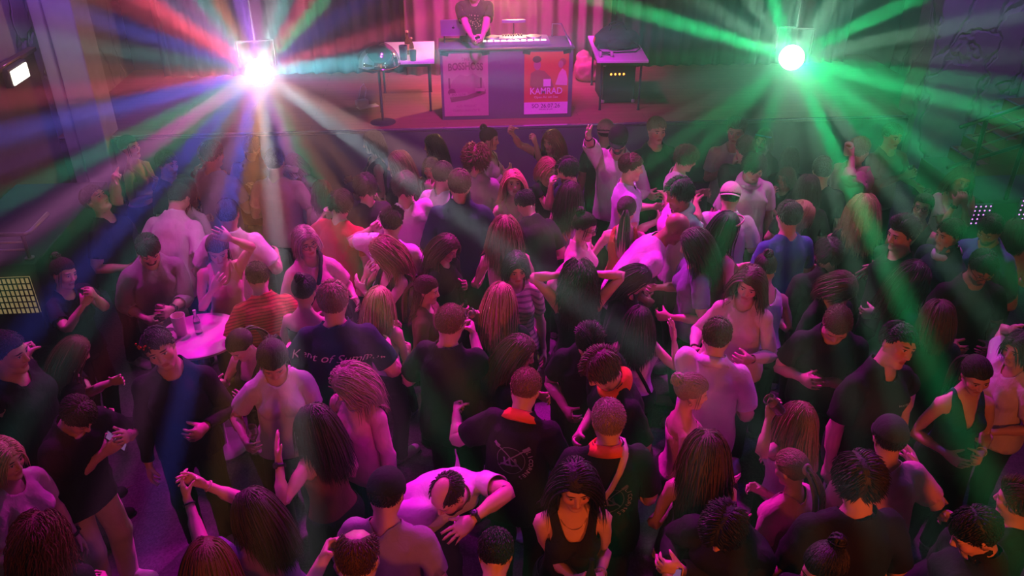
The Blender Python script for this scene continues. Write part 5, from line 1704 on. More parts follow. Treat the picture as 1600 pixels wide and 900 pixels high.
def build_sides2():
    x0, x1, z0, z1, yf, e, steel, dark, lit = build_sides()
    o = box_obj('glass', ((x0 + x1) / 2, yf - .02, (z0 + z1) / 2), (x1 - x0, .02, z1 - z0), lit); parent_keep(o, e)
    bm = bmesh.new(); n = 12; m = 6
    for k in range(n + 1): add_box(bm, (x0 + (x1 - x0) * k / n, yf - .035, (z0 + z1) / 2), (.008, .012, z1 - z0))
    for k in range(m + 1): add_box(bm, ((x0 + x1) / 2, yf - .035, z0 + (z1 - z0) * k / m), (x1 - x0, .012, .008))
    o = link('grid', bm_mesh('grid', bm), dark); parent_keep(o, e)
    o = box_obj('added_base', ((x0 + x1) / 2, yf - .012, z0 / 2), (x1 - x0, .02, z0), dark); parent_keep(o, e)  # support added below the glass, filling the gap down to the floor
    # low rail over it
    q = at_y(45, 366, 7.35); xe = q[0]; zr = q[2]
    e = thing('railing', 'short steel railing with curled end at the left edge', 'railing', (xe, 7.35, .88))
    for k in range(3):
        z = zr - k * (zr - .90) * .34
        bm = bmesh.new()
        pts = [(-4.88, 7.35, z + .02), (xe - .04, 7.35, z), (xe, 7.39, z + .01), (xe + .05, 7.70, z + .05)] if k == 0 else [(-4.88, 7.35, z), (xe - .05, 7.35, z)]
        add_tube(bm, pts, .020 if k == 0 else .012, 10); o = link('rail', bm_mesh('rail', bm, smooth=True), steel); parent_keep(o, e)
    for x in (xe - .06, -4.6):
        bm = bmesh.new(); add_tube(bm, [(x, 7.35, .885), (x, 7.35, zr)], .018, 10); add_lathe(bm, [(0, .01), (.045, .01), (.045, 0), (0, 0)], 16, (x, 7.35, .881)); o = link('post', bm_mesh('post', bm, smooth=True, angle=40), steel); parent_keep(o, e)
    # emergency light on the left wall
    xw = ROOM['xl'] + .10
    c = at_x(22, 115, xw)
    e = thing('emergency_light', 'glowing rectangular emergency light on the brown left wall', 'lamp', (xw, c[1], c[2]))
    bm = bmesh.new(); add_box(bm, (.02, 0, 0), (.08, .46, .22), bevel=.012); o = link('housing', bm_mesh('h', bm, smooth=True, angle=40), plain('dark plastic', (.06, .05, .07), .35), e)
    bm = bmesh.new(); add_box(bm, (.066, 0, -.005), (.02, .40, .16), bevel=.008); link('diffuser', bm_mesh('d', bm, smooth=True, angle=40), plain('lit diffuser', (.95, .95, .8), .4, emit=(1, .95, .68), estr=7), e)
    bm = bmesh.new(); add_tube(bm, [(.02, -.23, .14), (.02, .20, .14)], .012, 8); link('bracket', bm_mesh('b', bm, smooth=True), plain('brass', (.7, .5, .25), .3, metal=.9), e)
    # right: platform with stair, handrails and dotted light panels
    pr = at_y(1545, 318, 8.6); xp, zp = pr[0], pr[2]
    e = thing('platform', 'dark landing with stairs and sloping four-bar handrail along the right wall', 'platform', (6.1, 9.2, 0))
    bm = bmesh.new(); add_box(bm, ((xp - .05 + ROOM['xr'] - .02) / 2, 9.35, zp / 2), (ROOM['xr'] - .02 - xp + .05, 1.5, zp), bevel=.01); o = link('deck', bm_mesh('deck', bm), dark); parent_keep(o, e)
    for k in range(5):
        x = xp + .30 + k * .14; bm = bmesh.new(); add_box(bm, ((x + 7.66) / 2, 9.75, zp + .08 + k * .16), (7.66 - x, .66, .16), bevel=.006); o = link('step', bm_mesh('s', bm), plain('step brown', (.20, .10, .06), .6)); parent_keep(o, e)
        bm = bmesh.new(); add_box(bm, (x + .005, 9.45, zp + .155 + k * .16), (.03, .08, .012), bevel=.002); add_box(bm, (x + .005, 9.75, zp + .156 + k * .16), (.03, .64, .010)); o = link('step_nosing', bm_mesh('n', bm), plain('nosing metal', (.75, .72, .75), .25, metal=.9)); parent_keep(o, e)
    
    dst = plain('rail dark teal', (.10, .14, .15), .3, metal=.8)
    for k, (a, b) in enumerate((((1500, 199), (1640, 152)), ((1520, 213), (1640, 174)), ((1500, 238), (1640, 193)), ((1480, 262), (1640, 214)))):
        A, Bq = at_y(*a, 8.7), at_y(*b, 8.7)
        bm = bmesh.new(); add_tube(bm, [A, Bq], .022 if k in (0, 3) else .011, 10); o = link('handrail_bar', bm_mesh('bar', bm, smooth=True), steel if k in (1, 2) else dst); parent_keep(o, e)
    tp = at_y(1541, 188, 8.7)
    bm = bmesh.new(); add_tube(bm, [(tp[0], 8.7, zp), (tp[0], 8.7, tp[2])], .026, 10); add_lathe(bm, [(0, .01), (.06, .01), (.06, 0), (0, 0)], 16, (tp[0], 8.7, zp)); o = link('post', bm_mesh('post', bm, smooth=True, angle=40), dst); parent_keep(o, e)
    pp = at_y(1620, 160, 8.7)
    bm = bmesh.new(); add_tube(bm, [(pp[0], 8.7, zp), (pp[0], 8.7, pp[2])], .026, 10); o = link('post', bm_mesh('post', bm, smooth=True, angle=40), dst); parent_keep(o, e)
    for nm, (ax, ay, bx, by), lab in (('a', (1496, 352, 1552, 318), 'purple panel of small dotted lights beside the stair post'), ('b', (1584, 345, 1640, 308), 'purple panel of small dotted lights at the far right edge')):
        yq = 8.56
        A, Bq = at_y(ax, ay, yq), at_y(bx, by, yq)
        x0, x1, z0, z1 = A[0], Bq[0], A[2], Bq[2]
        e = thing('led_panel', lab, 'light panel', ((x0 + x1) / 2, yq, z0))
        o = box_obj('added_base', ((x0 + x1) / 2, yq + .004, z0 / 2), (x1 - x0, .02, z0), dark); parent_keep(o, e)  # added under each LED panel so that it stands on the floor
        o = box_obj('backing', ((x0 + x1) / 2, yq, (z0 + z1) / 2), (x1 - x0, .03, z1 - z0), plain('panel purple', (.16, .05, .20), .4), None, .004); parent_keep(o, e)
        for i in range(6):
            for j in range(5):
                bm = bmesh.new(); add_lathe(bm, [(0, .006), (.008, .004), (.010, 0), (0, 0)], 8, M=Matrix.Rotation(R(90), 3, 'X'))
                bmesh.ops.translate(bm, vec=(x0 + (x1 - x0) * (i + .5) / 6, yq - .016, z0 + (z1 - z0) * (j + .5) / 5), verts=bm.verts[:])
                o = link('led', bm_mesh('led', bm, smooth=True), plain('violet led', (.8, .3, .9), .3, emit=(.85, .25, 1), estr=1.6)); parent_keep(o, e)

def build_bar_table(cup, bottle):
    c = at_z(312, 522, 1.10)
    e = thing('bar_table', 'high round table with a pink top amid the left crowd', 'table', (c[0], c[1], 0))
    bm = bmesh.new(); add_lathe(bm, [(0, 1.10), (.31, 1.10), (.32, 1.092), (.32, 1.075), (.31, 1.068), (0, 1.068)], 48); link('table_top', bm_mesh('t', bm, smooth=True, angle=40), plain('pale pink laminate', (.72, .50, .56), .35), e)
    bm = bmesh.new(); add_tube(bm, [(0, 0, .03), (0, 0, 1.07)], .035, 16); link('column', bm_mesh('c', bm, smooth=True, angle=40), plain('rail steel', (.4, .4, .42), .35, metal=.9), e)
    bm = bmesh.new(); add_lathe(bm, [(0, .035), (.06, .035), (.22, .015), (.23, 0), (0, 0)], 32); link('foot', bm_mesh('f', bm, smooth=True, angle=40), plain('rail steel', (.4, .4, .42), .35, metal=.9), e)
    q = at_z(284, 522, 1.10); cup(q[0], q[1], 1.10, .17, .05, 'frosted plastic cup of beer on the pink table', plain('frosted plastic', (.80, .66, .66), .3))
    q = at_z(311, 520, 1.10); bottle(q[0], q[1], 1.10, .20, 'small clear bottle on the pink table right of the cup', plain('clear glass', (.8, .7, .75), .06, trans=.85), plain('pale label', (.7, .6, .65), .5))
    q = at_z(268, 532, 1.10)
    e = thing('jar', 'low glass jar on the pink table beside the beer cup', 'jar', (q[0], q[1], 1.10))
    bm = bmesh.new(); add_lathe(bm, [(0, 0), (.04, 0), (.044, .01), (.044, .07), (.036, .085), (.036, .095), (0, .095)], 24); link('jar_body', bm_mesh('j', bm, smooth=True, angle=40), plain('clear glass', (.8, .7, .75), .06, trans=.85), e)

def hold(S, s, kind, label):
    p, t, d, pn = [np.array(v) for v in S['palm'][s]]
    up = t if t[2] > -.3 else -t
    if kind in ('cup', 'glass', 'shot', 'wine', 'bottle'): up = unit(up + np.array((0, 0, .8)))
    X_ = unit(np.cross(d, up)); 
    M = Matrix(np.stack([np.cross(up, X_) * -1, X_, up], 1).tolist())
    if M.determinant() < 0: M = Matrix(np.stack([np.cross(up, X_), X_, up], 1).tolist())
    e = thing(dict(cup='plastic_cup', glass='drinking_glass', shot='shot_glass', wine='wine_glass', bottle='bottle', phone='phone')[kind], label, dict(cup='cup', glass='glass', shot='glass', wine='glass', bottle='bottle', phone='phone')[kind])
    clear = plain('clear glass', (.8, .7, .75), .06, trans=.85)
    def lathe(nm, prof, m, dz):
        bm = bmesh.new(); add_lathe(bm, prof, 22, (0, 0, dz)); link(nm, bm_mesh(nm, bm, smooth=True, angle=40), m, e)
    if kind == 'cup':
        lathe('cup_wall', [(0, .003), (.028, .003), (.039, .125), (.042, .128), (.042, .121), (.031, 0), (0, 0)], plain('frosted plastic', (.80, .66, .66), .3), -.06); lathe('drink', [(0, .09), (.0355, .09), (.028, .004), (0, .004)], plain('beer', (.55, .20, .05), .15), -.06)
    elif kind == 'glass':
        lathe('glass_wall', [(0, .008), (.028, .008), (.033, .128), (.035, .13), (.037, .128), (.031, 0), (0, 0)], clear, -.06); lathe('drink', [(0, .085), (.030, .085), (.027, .009), (0, .009)], plain('beer', (.55, .20, .05), .15), -.06)
    elif kind == 'shot': lathe('glass_wall', [(0, .012), (.016, .012), (.021, .058), (.022, .06), (.023, .058), (.018, 0), (0, 0)], clear, -.02)
    elif kind == 'wine': lathe('glass_wall', [(0, 0), (.034, 0), (.034, .004), (.006, .010), (.004, .09), (.020, .105), (.036, .14), (.036, .165), (.030, .20), (.0285, .20), (.034, .165), (.034, .142), (.018, .112), (0, .107)], clear, -.06)
    elif kind == 'bottle':
        lathe('glass_body', [(0, 0), (.029, 0), (.031, .008), (.031, .135), (.024, .165), (.013, .195), (.012, .235), (.014, .237), (.014, .25), (0, .25)], plain('dark bottle glass', (.02, .02, .02), .08), -.09); lathe('label', [(.0315, .05), (.0322, .05), (.0322, .11), (.0315, .11), (.0315, .05)], plain('pale label', (.7, .6, .65), .5), -.09)
    elif kind == 'phone':
        bm = bmesh.new(); add_box(bm, (0, 0, 0), (.008, .072, .148), bevel=.003); link('phone_body', bm_mesh('p', bm), plain('gear black', (.03, .028, .035), .5), e)
        bm = bmesh.new(); add_box(bm, (-.0045, 0, 0), (.0012, .064, .138)); link('screen', bm_mesh('s', bm), plain('dim screen', (.08, .06, .1), .1, emit=(.6, .25, .7), estr=.25), e)
    e.matrix_world = Matrix.LocRotScale(Vector(p), M.to_quaternion(), Vector((1, 1, 1)))
# ------------------------------------------------------------------ the crowd
# head centre in the photograph, sex, facing (0 to the camera, 90 to the right, 180 away), label, hair, top, and what differs
UP = (0, 0, 1); TOCAM = (0, -1, .3)
CROWD = []
def P(px, py, sex, yaw, label, hair, top, **k):
    d = dict(p=(px, py), sex=sex, yaw=yaw, label=label, hair=hair, top=top); d.update(k); CROWD.append(d)

# ---- rear of the floor, left of the stage
P(203, 230, 'f', 70, 'woman with a blue hair clip, farthest back on the left side', ('updo', 'brown'), ('tank', 'pink'), L='chest', R='drink', hp=-5)
P(176, 314, 'm', 75, 'man with head thrown back making horns with a raised hand', ('crop', 'dark'), ('tee', 'black'), hp=-28, L=(207, 268, 2.00, 'horns', (0, -1, .2)), R='low', skin='fair')
P(274, 254, 'm', 65, 'man in dark T-shirt facing right below the purple beam, far left rear', ('crop', 'dark'), ('tee', 'charcoal'), L='chest', R='drink')
P(292, 296, 'f', 150, 'dark-haired woman in bright white T-shirt beside the raised bracelet arm', ('bob', 'black'), ('tee', 'white'), L='drink', R='low', hp=15)
P(321, 252, 'f', 20, 'woman holding up a bare arm with a shiny bracelet', ('updo', 'light'), ('tank', 'pink'), R=(302, 266, 1.85, 'relax'), L='chest', x={'wristbandR': 'cream'})
P(283, 314, 'm', 165, 'stooping man in loose white shirt, left of the buzz-cut man', ('buzz', 'dark'), ('big', 'white'), lean=32, hp=45, L='low', R='low')
P(325, 336, 'm', 180, 'man with buzzed dark hair in white T-shirt seen from behind', ('buzz', 'dark'), ('big', 'white'), L='bent', R='bent', hp=12, h=1.84)
P(345, 238, 'm', 150, 'person in lilac shirt standing in the blue beam, left rear', ('crop', 'brown'), ('tee', 'lilac'), L='drink', R='drink')
P(391, 232, 'm', 175, 'man in reddish jacket with his back to the camera under the left light', ('crop', 'brown'), ('jacket', 'rust'), L='drink', R='low')
P(422, 250, 'm', 170, 'man with round cropped head in pink shirt straight below the left light', ('buzz', 'brown'), ('tee', 'pink'), L='low', R='drink')
P(455, 262, 'f', -40, 'woman in white T-shirt bending forward with hands at her face', ('bob', 'light'), ('tee', 'white'), lean=22, hp=30, R=(438, 268, 1.55, 'fist'), L=(446, 276, 1.40, 'fist'))
P(502, 302, 'f', 170, 'woman with reddish bob facing the stage beside the purple cup', ('bob', 'red'), ('tank', 'pink'), R='drink', L='chest')
P(541, 321, 'm', 160, 'dark-haired man in red T-shirt with light on his neck', ('mop', 'dark'), ('tee', 'red'), L=(516, 338, 1.30, 'grip'), R='low', hp=20, lean=8, hold={'L': ('cup', 'tall pink plastic cup held out beside the red T-shirt man')})
P(562, 290, 'm', -150, 'man with thick dark hair behind the red T-shirt man', ('mop', 'dark'), ('tee', 'charcoal'), L='drink', R='low')
P(582, 222, 'f', -75, 'woman in profile facing left with short reddish hair, in front of the stage', ('bob', 'brown'), ('vtop', 'black'), R='drink', L='low')
P(621, 255, 'f', -70, 'red-haired woman in dark top facing left, left of the centre rear', ('long', 'red'), ('fit', 'black'), L='chest', R='drink')
P(676, 228, 'f', -70, 'long-haired brunette facing left, alone before the purple stage front', ('long', 'dark'), ('fit', 'purple'), L='low', R='drink')
P(672, 264, 'f', -20, 'short woman with dark hair and hand near her chin below the brunette', ('bob', 'dark'), ('tank', 'rust'), L='mouth', R='low', h=1.56)
P(631, 290, 'm', 190, 'man with tousled brown hair in white T-shirt facing the stage', ('mop', 'brown'), ('tee', 'white'), R='mouth', L='low')
P(612, 345, 'm', 160, 'man with side-shaved dark hair and white collar, hand raised beside his head', ('quiff', 'dark'), ('tee', 'white'), L=(589, 349, 1.50, 'fist'), R='drink', hp=25, h=1.74)
P(711, 288, 'm', 175, 'man in navy jacket with short hair seen from behind, centre left', ('crop', 'brown'), ('jacket', 'navy'), L='low', R='low', h=1.86)
P(692, 274, 'm', 150, 'man in white T-shirt holding an orange drink behind the navy jacket', ('crop', 'dark'), ('tee', 'white'), L='low', R=(742, 352, 1.12, 'grip'), hold={'R': ('cup', 'cup with orange drink held behind the navy jacket')})
P(744, 248, 'f', 165, 'woman with curly auburn mop of hair in grey T-shirt seen from behind', ('curlymop', 'red'), ('big', 'grey'), L='drink', R='drink', h=1.76)
P(765, 217, 'f', 75, 'woman with tied-back hair and white blouse facing right below the desk', ('bun', 'brown'), ('long', 'white'), L='drink', R='chest', x={'strap': ('black', 1)})
P(862, 221, 'f', -45, 'woman with sunglasses on her head stretching both fists to the left', ('long', 'light'), ('fit', 'black'), R=(796, 204, 1.66, 'fist'), L=(834, 217, 1.58, 'fist'), x={'headsun': 1}, hp=12)
P(802, 285, 'f', 5, 'long-haired blonde woman looking at the camera, pink top, below the stage', ('long', 'blond'), ('tank', 'pink'), L='low', R='low', hp=-8)
P(816, 325, 'm', 200, 'man with bowed dark head in black T-shirt beside the wavy blonde', ('crop', 'black'), ('big', 'black'), hp=48, lean=22, L='low', R='low')
P(795, 352, 'f', 180, 'bare-shouldered woman with long wavy light brown hair seen from behind', ('wavy', 'light'), ('tube', 'pink'), L='drink', R='drink')
P(857, 266, 'f', 40, 'fair-haired woman with both hands clasped before her mouth', ('bob', 'blond'), ('fit', 'black'), L='mouth', R='mouth', hp=20)
P(888, 272, 'm', -80, 'bearded dark-haired man in profile leaning towards the clasped-hands woman', ('mop', 'black'), ('tee', 'navy'), beard=True, R='mouth', L='low', hp=18)
P(906, 302, 'f', 150, 'woman with long straight dark hair and strappy back, right of centre rear', ('long', 'dark'), ('camisole', 'lilac'), L='low', R='low', x={'strap': ('lilac', 1, .006)})
P(966, 217, 'm', -15, 'man in black cap and pale open shirt raising a bent arm', None, ('rolled', 'white'), R=(917, 208, 1.95, 'open', UP), L='low', beard=True, hp=20, h=1.86, x={'cap': ('black', 'front'), 'watchR': 'black'})
P(946, 205, 'm', 170, 'person in pink cap hidden behind the man in black cap', ('buzz', 'dark'), ('tee', 'black'), x={'cap': ('pink', 'back')}, h=1.74)
P(1027, 204, 'm', 10, 'man in dark green jumper standing alone at the stage front', ('crop', 'light'), ('long', 'dkgreen'), L='low', R='low', hp=5, h=1.86)
P(985, 264, 'm', 80, 'man in light blue T-shirt in profile facing right, centre right rear', ('crop', 'brown'), ('tee', 'lilac'), R='drink', L='drink', h=1.82)
P(971, 323, 'f', 165, 'bare-shouldered woman with dark ponytail and red strap top', ('pony', 'dark'), ('camisole', 'red'), L='bent', R='drink')
P(914, 354, 'f', 60, 'woman in glasses and pink jumper with dark tied hair, centre', ('bun', 'dark'), ('long', 'pink'), x={'glasses': 'dark'}, L='hip', R='hip', hp=18)
P(1071, 246, 'm', 90, 'man with tousled dark hair and bright white T-shirt facing right, rear', ('mop', 'brown'), ('tee', 'white'), R='bent', L='drink', hp=22)
P(1152, 206, 'm', -25, 'man in white T-shirt with swept-up hair facing left, farthest right of the stage line', ('quiff', 'brown'), ('tee', 'white'), R='chest', L='low', hp=5)
P(1171, 232, 'm', 185, 'man with thick brown hair seen from behind left of the blue bandana', ('crop', 'brown'), ('tee', 'charcoal'), R='drink', L=(1156, 249, 1.50, 'relax'))
P(1195, 221, 'f', -40, 'person wearing a blue bandana in front of the right light', ('bob', 'dark'), ('tee', 'dkgreen'), x={'headband': 'blue'}, L='low', R='chest')
P(1178, 266, 'm', 0, 'man with thick black hair in white polo shirt facing the camera', ('mop', 'black'), ('tee', 'white'), hp=28, L='down', R='low', x={'collar': 'white'}, h=1.84)
P(1140, 303, 'm', 160, 'man in backwards white cap and white T-shirt', ('buzz', 'dark'), ('big', 'white'), x={'cap': ('cream', 'back')}, hp=22, L='drink', R='drink')
P(1064, 299, 'm', -75, 'man with dark curly hair and white collar facing left behind the bald man', ('mop', 'black'), ('tee', 'white'), skin='tan', R=(1043, 305, 1.35, 'grip'), L=(1092, 290, 1.4, 'relax'), hp=14, x={'collar': 'white'})
P(1229, 260, 'f', 170, 'woman with brown bob standing in the green beam, seen from behind', ('bob', 'dark'), ('tee', 'charcoal'), L='low', R='drink')
P(1258, 266, 'm', 165, 'dark-haired man beside the brown bob woman, right of the green beam', ('crop', 'dark'), ('tee', 'black'), L='drink', R='low')
P(1238, 288, 'f', -60, 'woman with ear-length hair facing left between the blonde and the bob', ('bob', 'brown'), ('tee', 'black'), L='chest', R='mouth', h=1.6)
P(1264, 290, 'f', 175, 'dark-haired woman with a green spot of light on her head', ('bob', 'dark'), ('tee', 'black'), L='drink', R='drink')
P(1222, 330, 'm', 190, 'person in bright blue top hidden behind the blonde in black', ('crop', 'dark'), ('tee', 'blue'), h=1.70)
P(1249, 333, 'f', 85, 'blonde woman in black top in profile facing right, hair to the shoulder', ('bob', 'blond'), ('fit', 'black'), L='low', R='chest', hp=15)
P(1165, 352, 'f', 95, 'woman with straight black hair and thin brown straps facing right', ('long', 'black'), ('camisole', 'brown'), L='drink', R='bent', x={'headband': 'pink'}, hp=12)
P(1056, 352, 'm', 80, 'shaven-headed man in white T-shirt bending to the right', None, ('tee', 'white'), skin='tan', lean=38, hp=38, R='low', L='low', h=1.84, bottom=('trousers', 'black'))
P(1095, 366, 'f', -90, 'long-haired woman in dim green light facing the shaven-headed man', ('long', 'dark'), ('tee', 'purple'), L='low', R='drink', hp=20)
P(1343, 234, 'm', 120, 'person in pale pink shirt raising a drink in the green haze', ('crop', 'light'), ('rolled', 'pink'), R=(1332, 236, 1.7, 'grip'), L='low', hold={'R': ('cup', 'plastic cup raised in the green haze at the right rear')})
P(1394, 212, 'm', 15, 'man in grey T-shirt holding a glass in the green haze, far right rear', ('crop', 'brown'), ('tee', 'grey'), R=(1388, 255, 1.3, 'grip'), L='bent', hold={'R': ('glass', 'beer glass held by the man in grey in the green haze')})
P(1336, 322, 'f', 175, 'woman with blonde curls lit from the left, seen from behind', ('wavy', 'blond'), ('tee', 'black'), L='drink', R='low')
P(1502, 280, 'f', -8, 'smiling woman with long brown hair and hands clasped under her chin', ('long', 'brown'), ('tee', 'white'), L='mouth', R='mouth', hr=10, x={'watchR': 'black'}, hp=12)
P(1442, 323, 'f', -40, 'woman in thin glasses with dark tied hair and bare pink neckline', ('bun', 'black'), ('vtop', 'black'), x={'glasses': 'gold'}, hp=-5, L='low', R='low')
P(1401, 368, 'm', -75, 'man with swept-back dark hair in black shirt facing left, right side', ('quiff', 'dark'), ('tee', 'black'), R=(1352, 424, 1.2, 'open'), L='low')
P(1476, 367, 'm', -80, 'man in dark jacket with pale zip edge facing left, right side', ('crop', 'dark'), ('jacket', 'navy'), L='low', R='low', x={'collar': 'lilac'})
P(1545, 360, 'm', -55, 'man with short black hair in blue shirt looking down left, right edge', ('crop', 'black'), ('rolled', 'blue'), skin='tan', beard=True, hp=28, L='low', R='low', h=1.84)
P(1584, 366, 'f', 160, 'person in bright pink top at the right edge beside the blue shirt', ('bob', 'dark'), ('tee', 'pink'), L='low', R='low', hp=20)
# ---- middle of the floor
P(100, 427, 'f', 62, 'woman in black top with both fists at her mouth, left edge', ('bun', 'dark'), ('tee', 'black'), L=(143, 457, 1.48, 'fist'), R=(138, 466, 1.44, 'fist'), hp=6, hr=12)
P(233, 391, 'm', 25, 'bearded man in grey long-sleeved shirt looking down at a glass', ('crop', 'dark'), ('rolled', 'grey'), beard=True, hp=38, L=(262, 490, 1.15, 'grip'), R='low', hold={'L': ('glass', 'glass held by the bearded man in grey')}, lean=8, x={'watchL': 'black'}, h=1.84)
P(322, 404, 'f', 15, 'woman holding one arm up over her head behind the striped shirt', ('halfup', 'brown'), ('tank', 'pink'), L=(332, 384, 1.78, 'relax'), R=(318, 440, 1.36, 'relax'), hp=25)
P(371, 440, 'm', 200, 'man in red striped T-shirt seen from behind at the pink table', ('crop', 'dark'), ('big', 'red', 'finestripe'), hp=28, lean=14, L='bent', R='bent')
P(474, 379, 'f', 30, 'fair-haired woman in glasses and pink T-shirt with a black cross strap', ('bob', 'ash'), ('big', 'pink'), x={'glasses': 'gold', 'strap': ('black', 1, .018)}, hp=5, L='bent', R='low', hr=-8, h=1.74)
P(455, 454, 'f', 165, 'woman with topknot and bare shoulders in black off-shoulder top', ('bun', 'dark'), ('tube', 'black'), L='low', R='low', hp=15)
P(602, 393, 'f', -50, 'woman flinging long light hair with hands beside her chin', ('wavy', 'light', 1), ('tank', 'black'), R=(578, 424, 1.42, 'relax'), L=(590, 436, 1.30, 'relax', None, (.8, -.4, -.3)), hp=24, hr=-14)
P(695, 388, 'f', 55, 'woman with long brown hair looking down right in black jumper, centre left', ('long', 'brown'), ('long', 'black'), hp=28, L='chest', R='low')
P(661, 455, 'f', 75, 'woman with long brown hair in profile facing right, brown jumper', ('halfup', 'brown'), ('long', 'brown'), L='drink', R='low', hp=10)
P(551, 470, 'm', 180, 'man in navy T-shirt with script lettering across the back', ('crop', 'light'), ('big', 'navy'), L='bent', R='bent', hp=8, h=1.82, x={'text': [('Kent of Summer', .085, 0, 1.325, -5, True, 'white', .35)]})
P(590, 480, 'f', 150, 'blonde woman with brightly lit shoulder beside the script lettering', ('long', 'blond'), ('tank', 'cream'), L='drink', R='low', h=1.60)
P(677, 516, 'm', 150, 'shaven man with glasses strap in plain black T-shirt seen from behind', ('buzz', 'light'), ('big', 'black'), R=(712, 520, 1.45, 'fist'), L='bent', x={'glasses': 'dark'}, hp=15, h=1.84)
P(782, 466, 'f', 160, 'blonde with long straight hair and a green gleam on top, dark jacket', ('long', 'blond'), ('jacket', 'black'), L=(738, 492, 1.45, 'grip'), R='low', hp=18, hold={'L': ('glass', 'tumbler held up beside the long straight blonde')})
P(807, 418, 'f', 5, 'dark-haired woman in striped pink T-shirt facing the camera, centre', ('bob', 'dark'), ('tee', 'pink', 'stripe'), L='down', R='down', hp=14, h=1.70)
P(905, 432, 'f', 178, 'woman with huge dark curly hair and raised elbows seen from behind', ('bigcurly', 'dark'), ('tank', 'black'), L='face', R='face', hp=6, h=1.72)
P(996, 437, 'f', 60, 'black-haired woman in black top looking down right, centre right', ('long', 'black'), ('long', 'black'), hp=38, lean=10, L='chest', R='low')
P(997, 502, 'f', 165, 'woman with long dark hair and black strap over white top', ('long', 'dark'), ('tank', 'white'), R=(1050, 520, 1.42, 'open', UP), L='low', x={'strap': ('black', 1, .014)}, hp=10)
P(1120, 526, 'm', 155, 'man in white hooded T-shirt with short brown hair seen from behind', ('crop', 'brown'), ('big', 'white'), L='mouth', R='low', hp=15, h=1.85, x={'collar': 'white'})
P(1172, 441, 'f', -30, 'woman with long brown hair in pale long-sleeved top, right of centre', ('long', 'brown'), ('long', 'cream'), R='bent', L='drink', hp=16, hr=10)
P(1208, 418, 'f', 175, 'woman with white vest straps and bare back behind the pale top', ('bun', 'dark'), ('tank', 'white'), L='drink', R='drink', hp=30, lean=16, h=1.74)
P(1293, 393, 'm', 180, 'dark-haired person in black seen from behind in green shadow', ('mop', 'dark'), ('jacket', 'black'), L='low', R='low')
P(1313, 450, 'f', 20, 'woman with brown bob and lowered pink face, right of centre', ('bob', 'brown'), ('long', 'black'), hp=42, L='chest', R='low')
P(1308, 506, 'm', -20, 'man with reddish head tipped down and arms reaching left', ('buzz', 'red'), ('tee', 'black'), skin='mid', R=(1258, 512, 1.25, 'relax'), L=(1270, 505, 1.25, 'fist'), hp=46, lean=10)
P(1427, 434, 'f', 82, 'woman with wavy dark hair in profile facing right, green jumper', ('wavy', 'dark'), ('long', 'green'), hp=12, L='chest', R='low')
P(1534, 418, 'm', -10, 'balding man with face tipped down and broad lit neck, right edge', ('crop', 'black'), ('tee', 'black'), skin='tan', beard=True, hp=32, L='low', R='low', x={'glasses': 'dark'}, h=1.86)
P(1461, 486, 'f', 170, 'woman with brown hair facing away below the wavy-haired profile', ('bob', 'brown'), ('long', 'black'), L='low', R='drink')
P(1412, 538, 'm', 15, 'grinning man in black T-shirt with head tilted to the right', ('crop', 'black'), ('big', 'black'), hp=0, hr=22, roll=4, L='hip', R='down', h=1.86, x={'text': [('WASTED', .024, .085, 1.305, 0, False, 'lightgrey', 0)]})
P(1592, 545, 'f', -70, 'woman in white top at the right edge with a hand near her face', ('bob', 'dark'), ('tee', 'white'), R=(1583, 516, 1.62, 'fist'), L='low')
P(1515, 586, 'f', -5, 'smiling woman in dark teal halter neck top, right side', ('pony', 'dark'), ('halter', 'teal'), hp=20, hr=-6, L=(1500, 690, 1.05, 'fist'), R=(1462, 690, 1.05, 'relax'), h=1.70, x={'earring': 1, 'wristbandL': 'cream'})
# ---- front of the floor
P(14, 548, 'm', 80, 'man at the left edge with hands clasped and a beaded bracelet', ('buzz', 'dark'), ('tee', 'black'), L=(42, 545, 1.45, 'fist'), R=(34, 540, 1.46, 'fist'), hp=8, x={'wristbandL': 'lilac'})
P(117, 552, 'f', 120, 'woman with long loose auburn hair leaning away, left side', ('long', 'red'), ('tee', 'black'), L=(184, 597, 1.25, 'relax'), R='low', lean=12, hp=30)
P(241, 548, 'm', 15, 'grinning man in black shirt with red sequins over his brow', ('crop', 'black'), ('long', 'black'), hp=4, hr=-16, L=(300, 628, 1.2, 'grip'), R='down', h=1.84, x={'spark': 1})
P(134, 645, 'm', 60, 'man in black T-shirt and pale trousers looking down at a phone', ('crop', 'dark'), ('big', 'black'), bottom=('trousers', 'cream'), hp=46, lean=14, L=(208, 678, 1.32, 'phone'), R=(188, 694, 1.28, 'phone'), hold={'R': ('phone', 'dark phone in the hands of the man in pale trousers')}, h=1.82)
P(6, 716, 'f', 70, 'fair-haired woman with wristwatch cut off by the left edge', ('bob', 'blond'), ('tee', 'cream'), L='down', R='low', x={'watchL': 'black'})
P(378, 540, 'f', -35, 'dark-haired woman in strap top smiling down at her hands', ('pony', 'dark'), ('camisole', 'black'), hp=36, R=(338, 600, 1.2, 'relax'), L=(402, 612, 1.15, 'relax'), lean=6)
P(452, 545, 'f', 10, 'woman with long dark ponytail and fringe in white T-shirt looking down', ('halfup', 'dark'), ('tee', 'white'), hp=36, L='down', R=(412, 602, 1.15, 'grip'), lean=5, hold={'R': ('wine', 'stemmed wine glass held by the fringed ponytail woman')})
P(543, 598, 'f', -38, 'woman with long pinkish blonde hair in blush blouse, face lowered', ('wavy', 'ash', 1), ('long', 'pink'), hp=30, L='down', R='chest')
P(484, 672, 'f', -125, 'woman with long dark hair and tan top raising an open hand', ('long', 'dark'), ('tank', 'brown'), L=(424, 716, 1.50, 'open', UP), R='low', x={'watchL': 'black'}, hp=14)
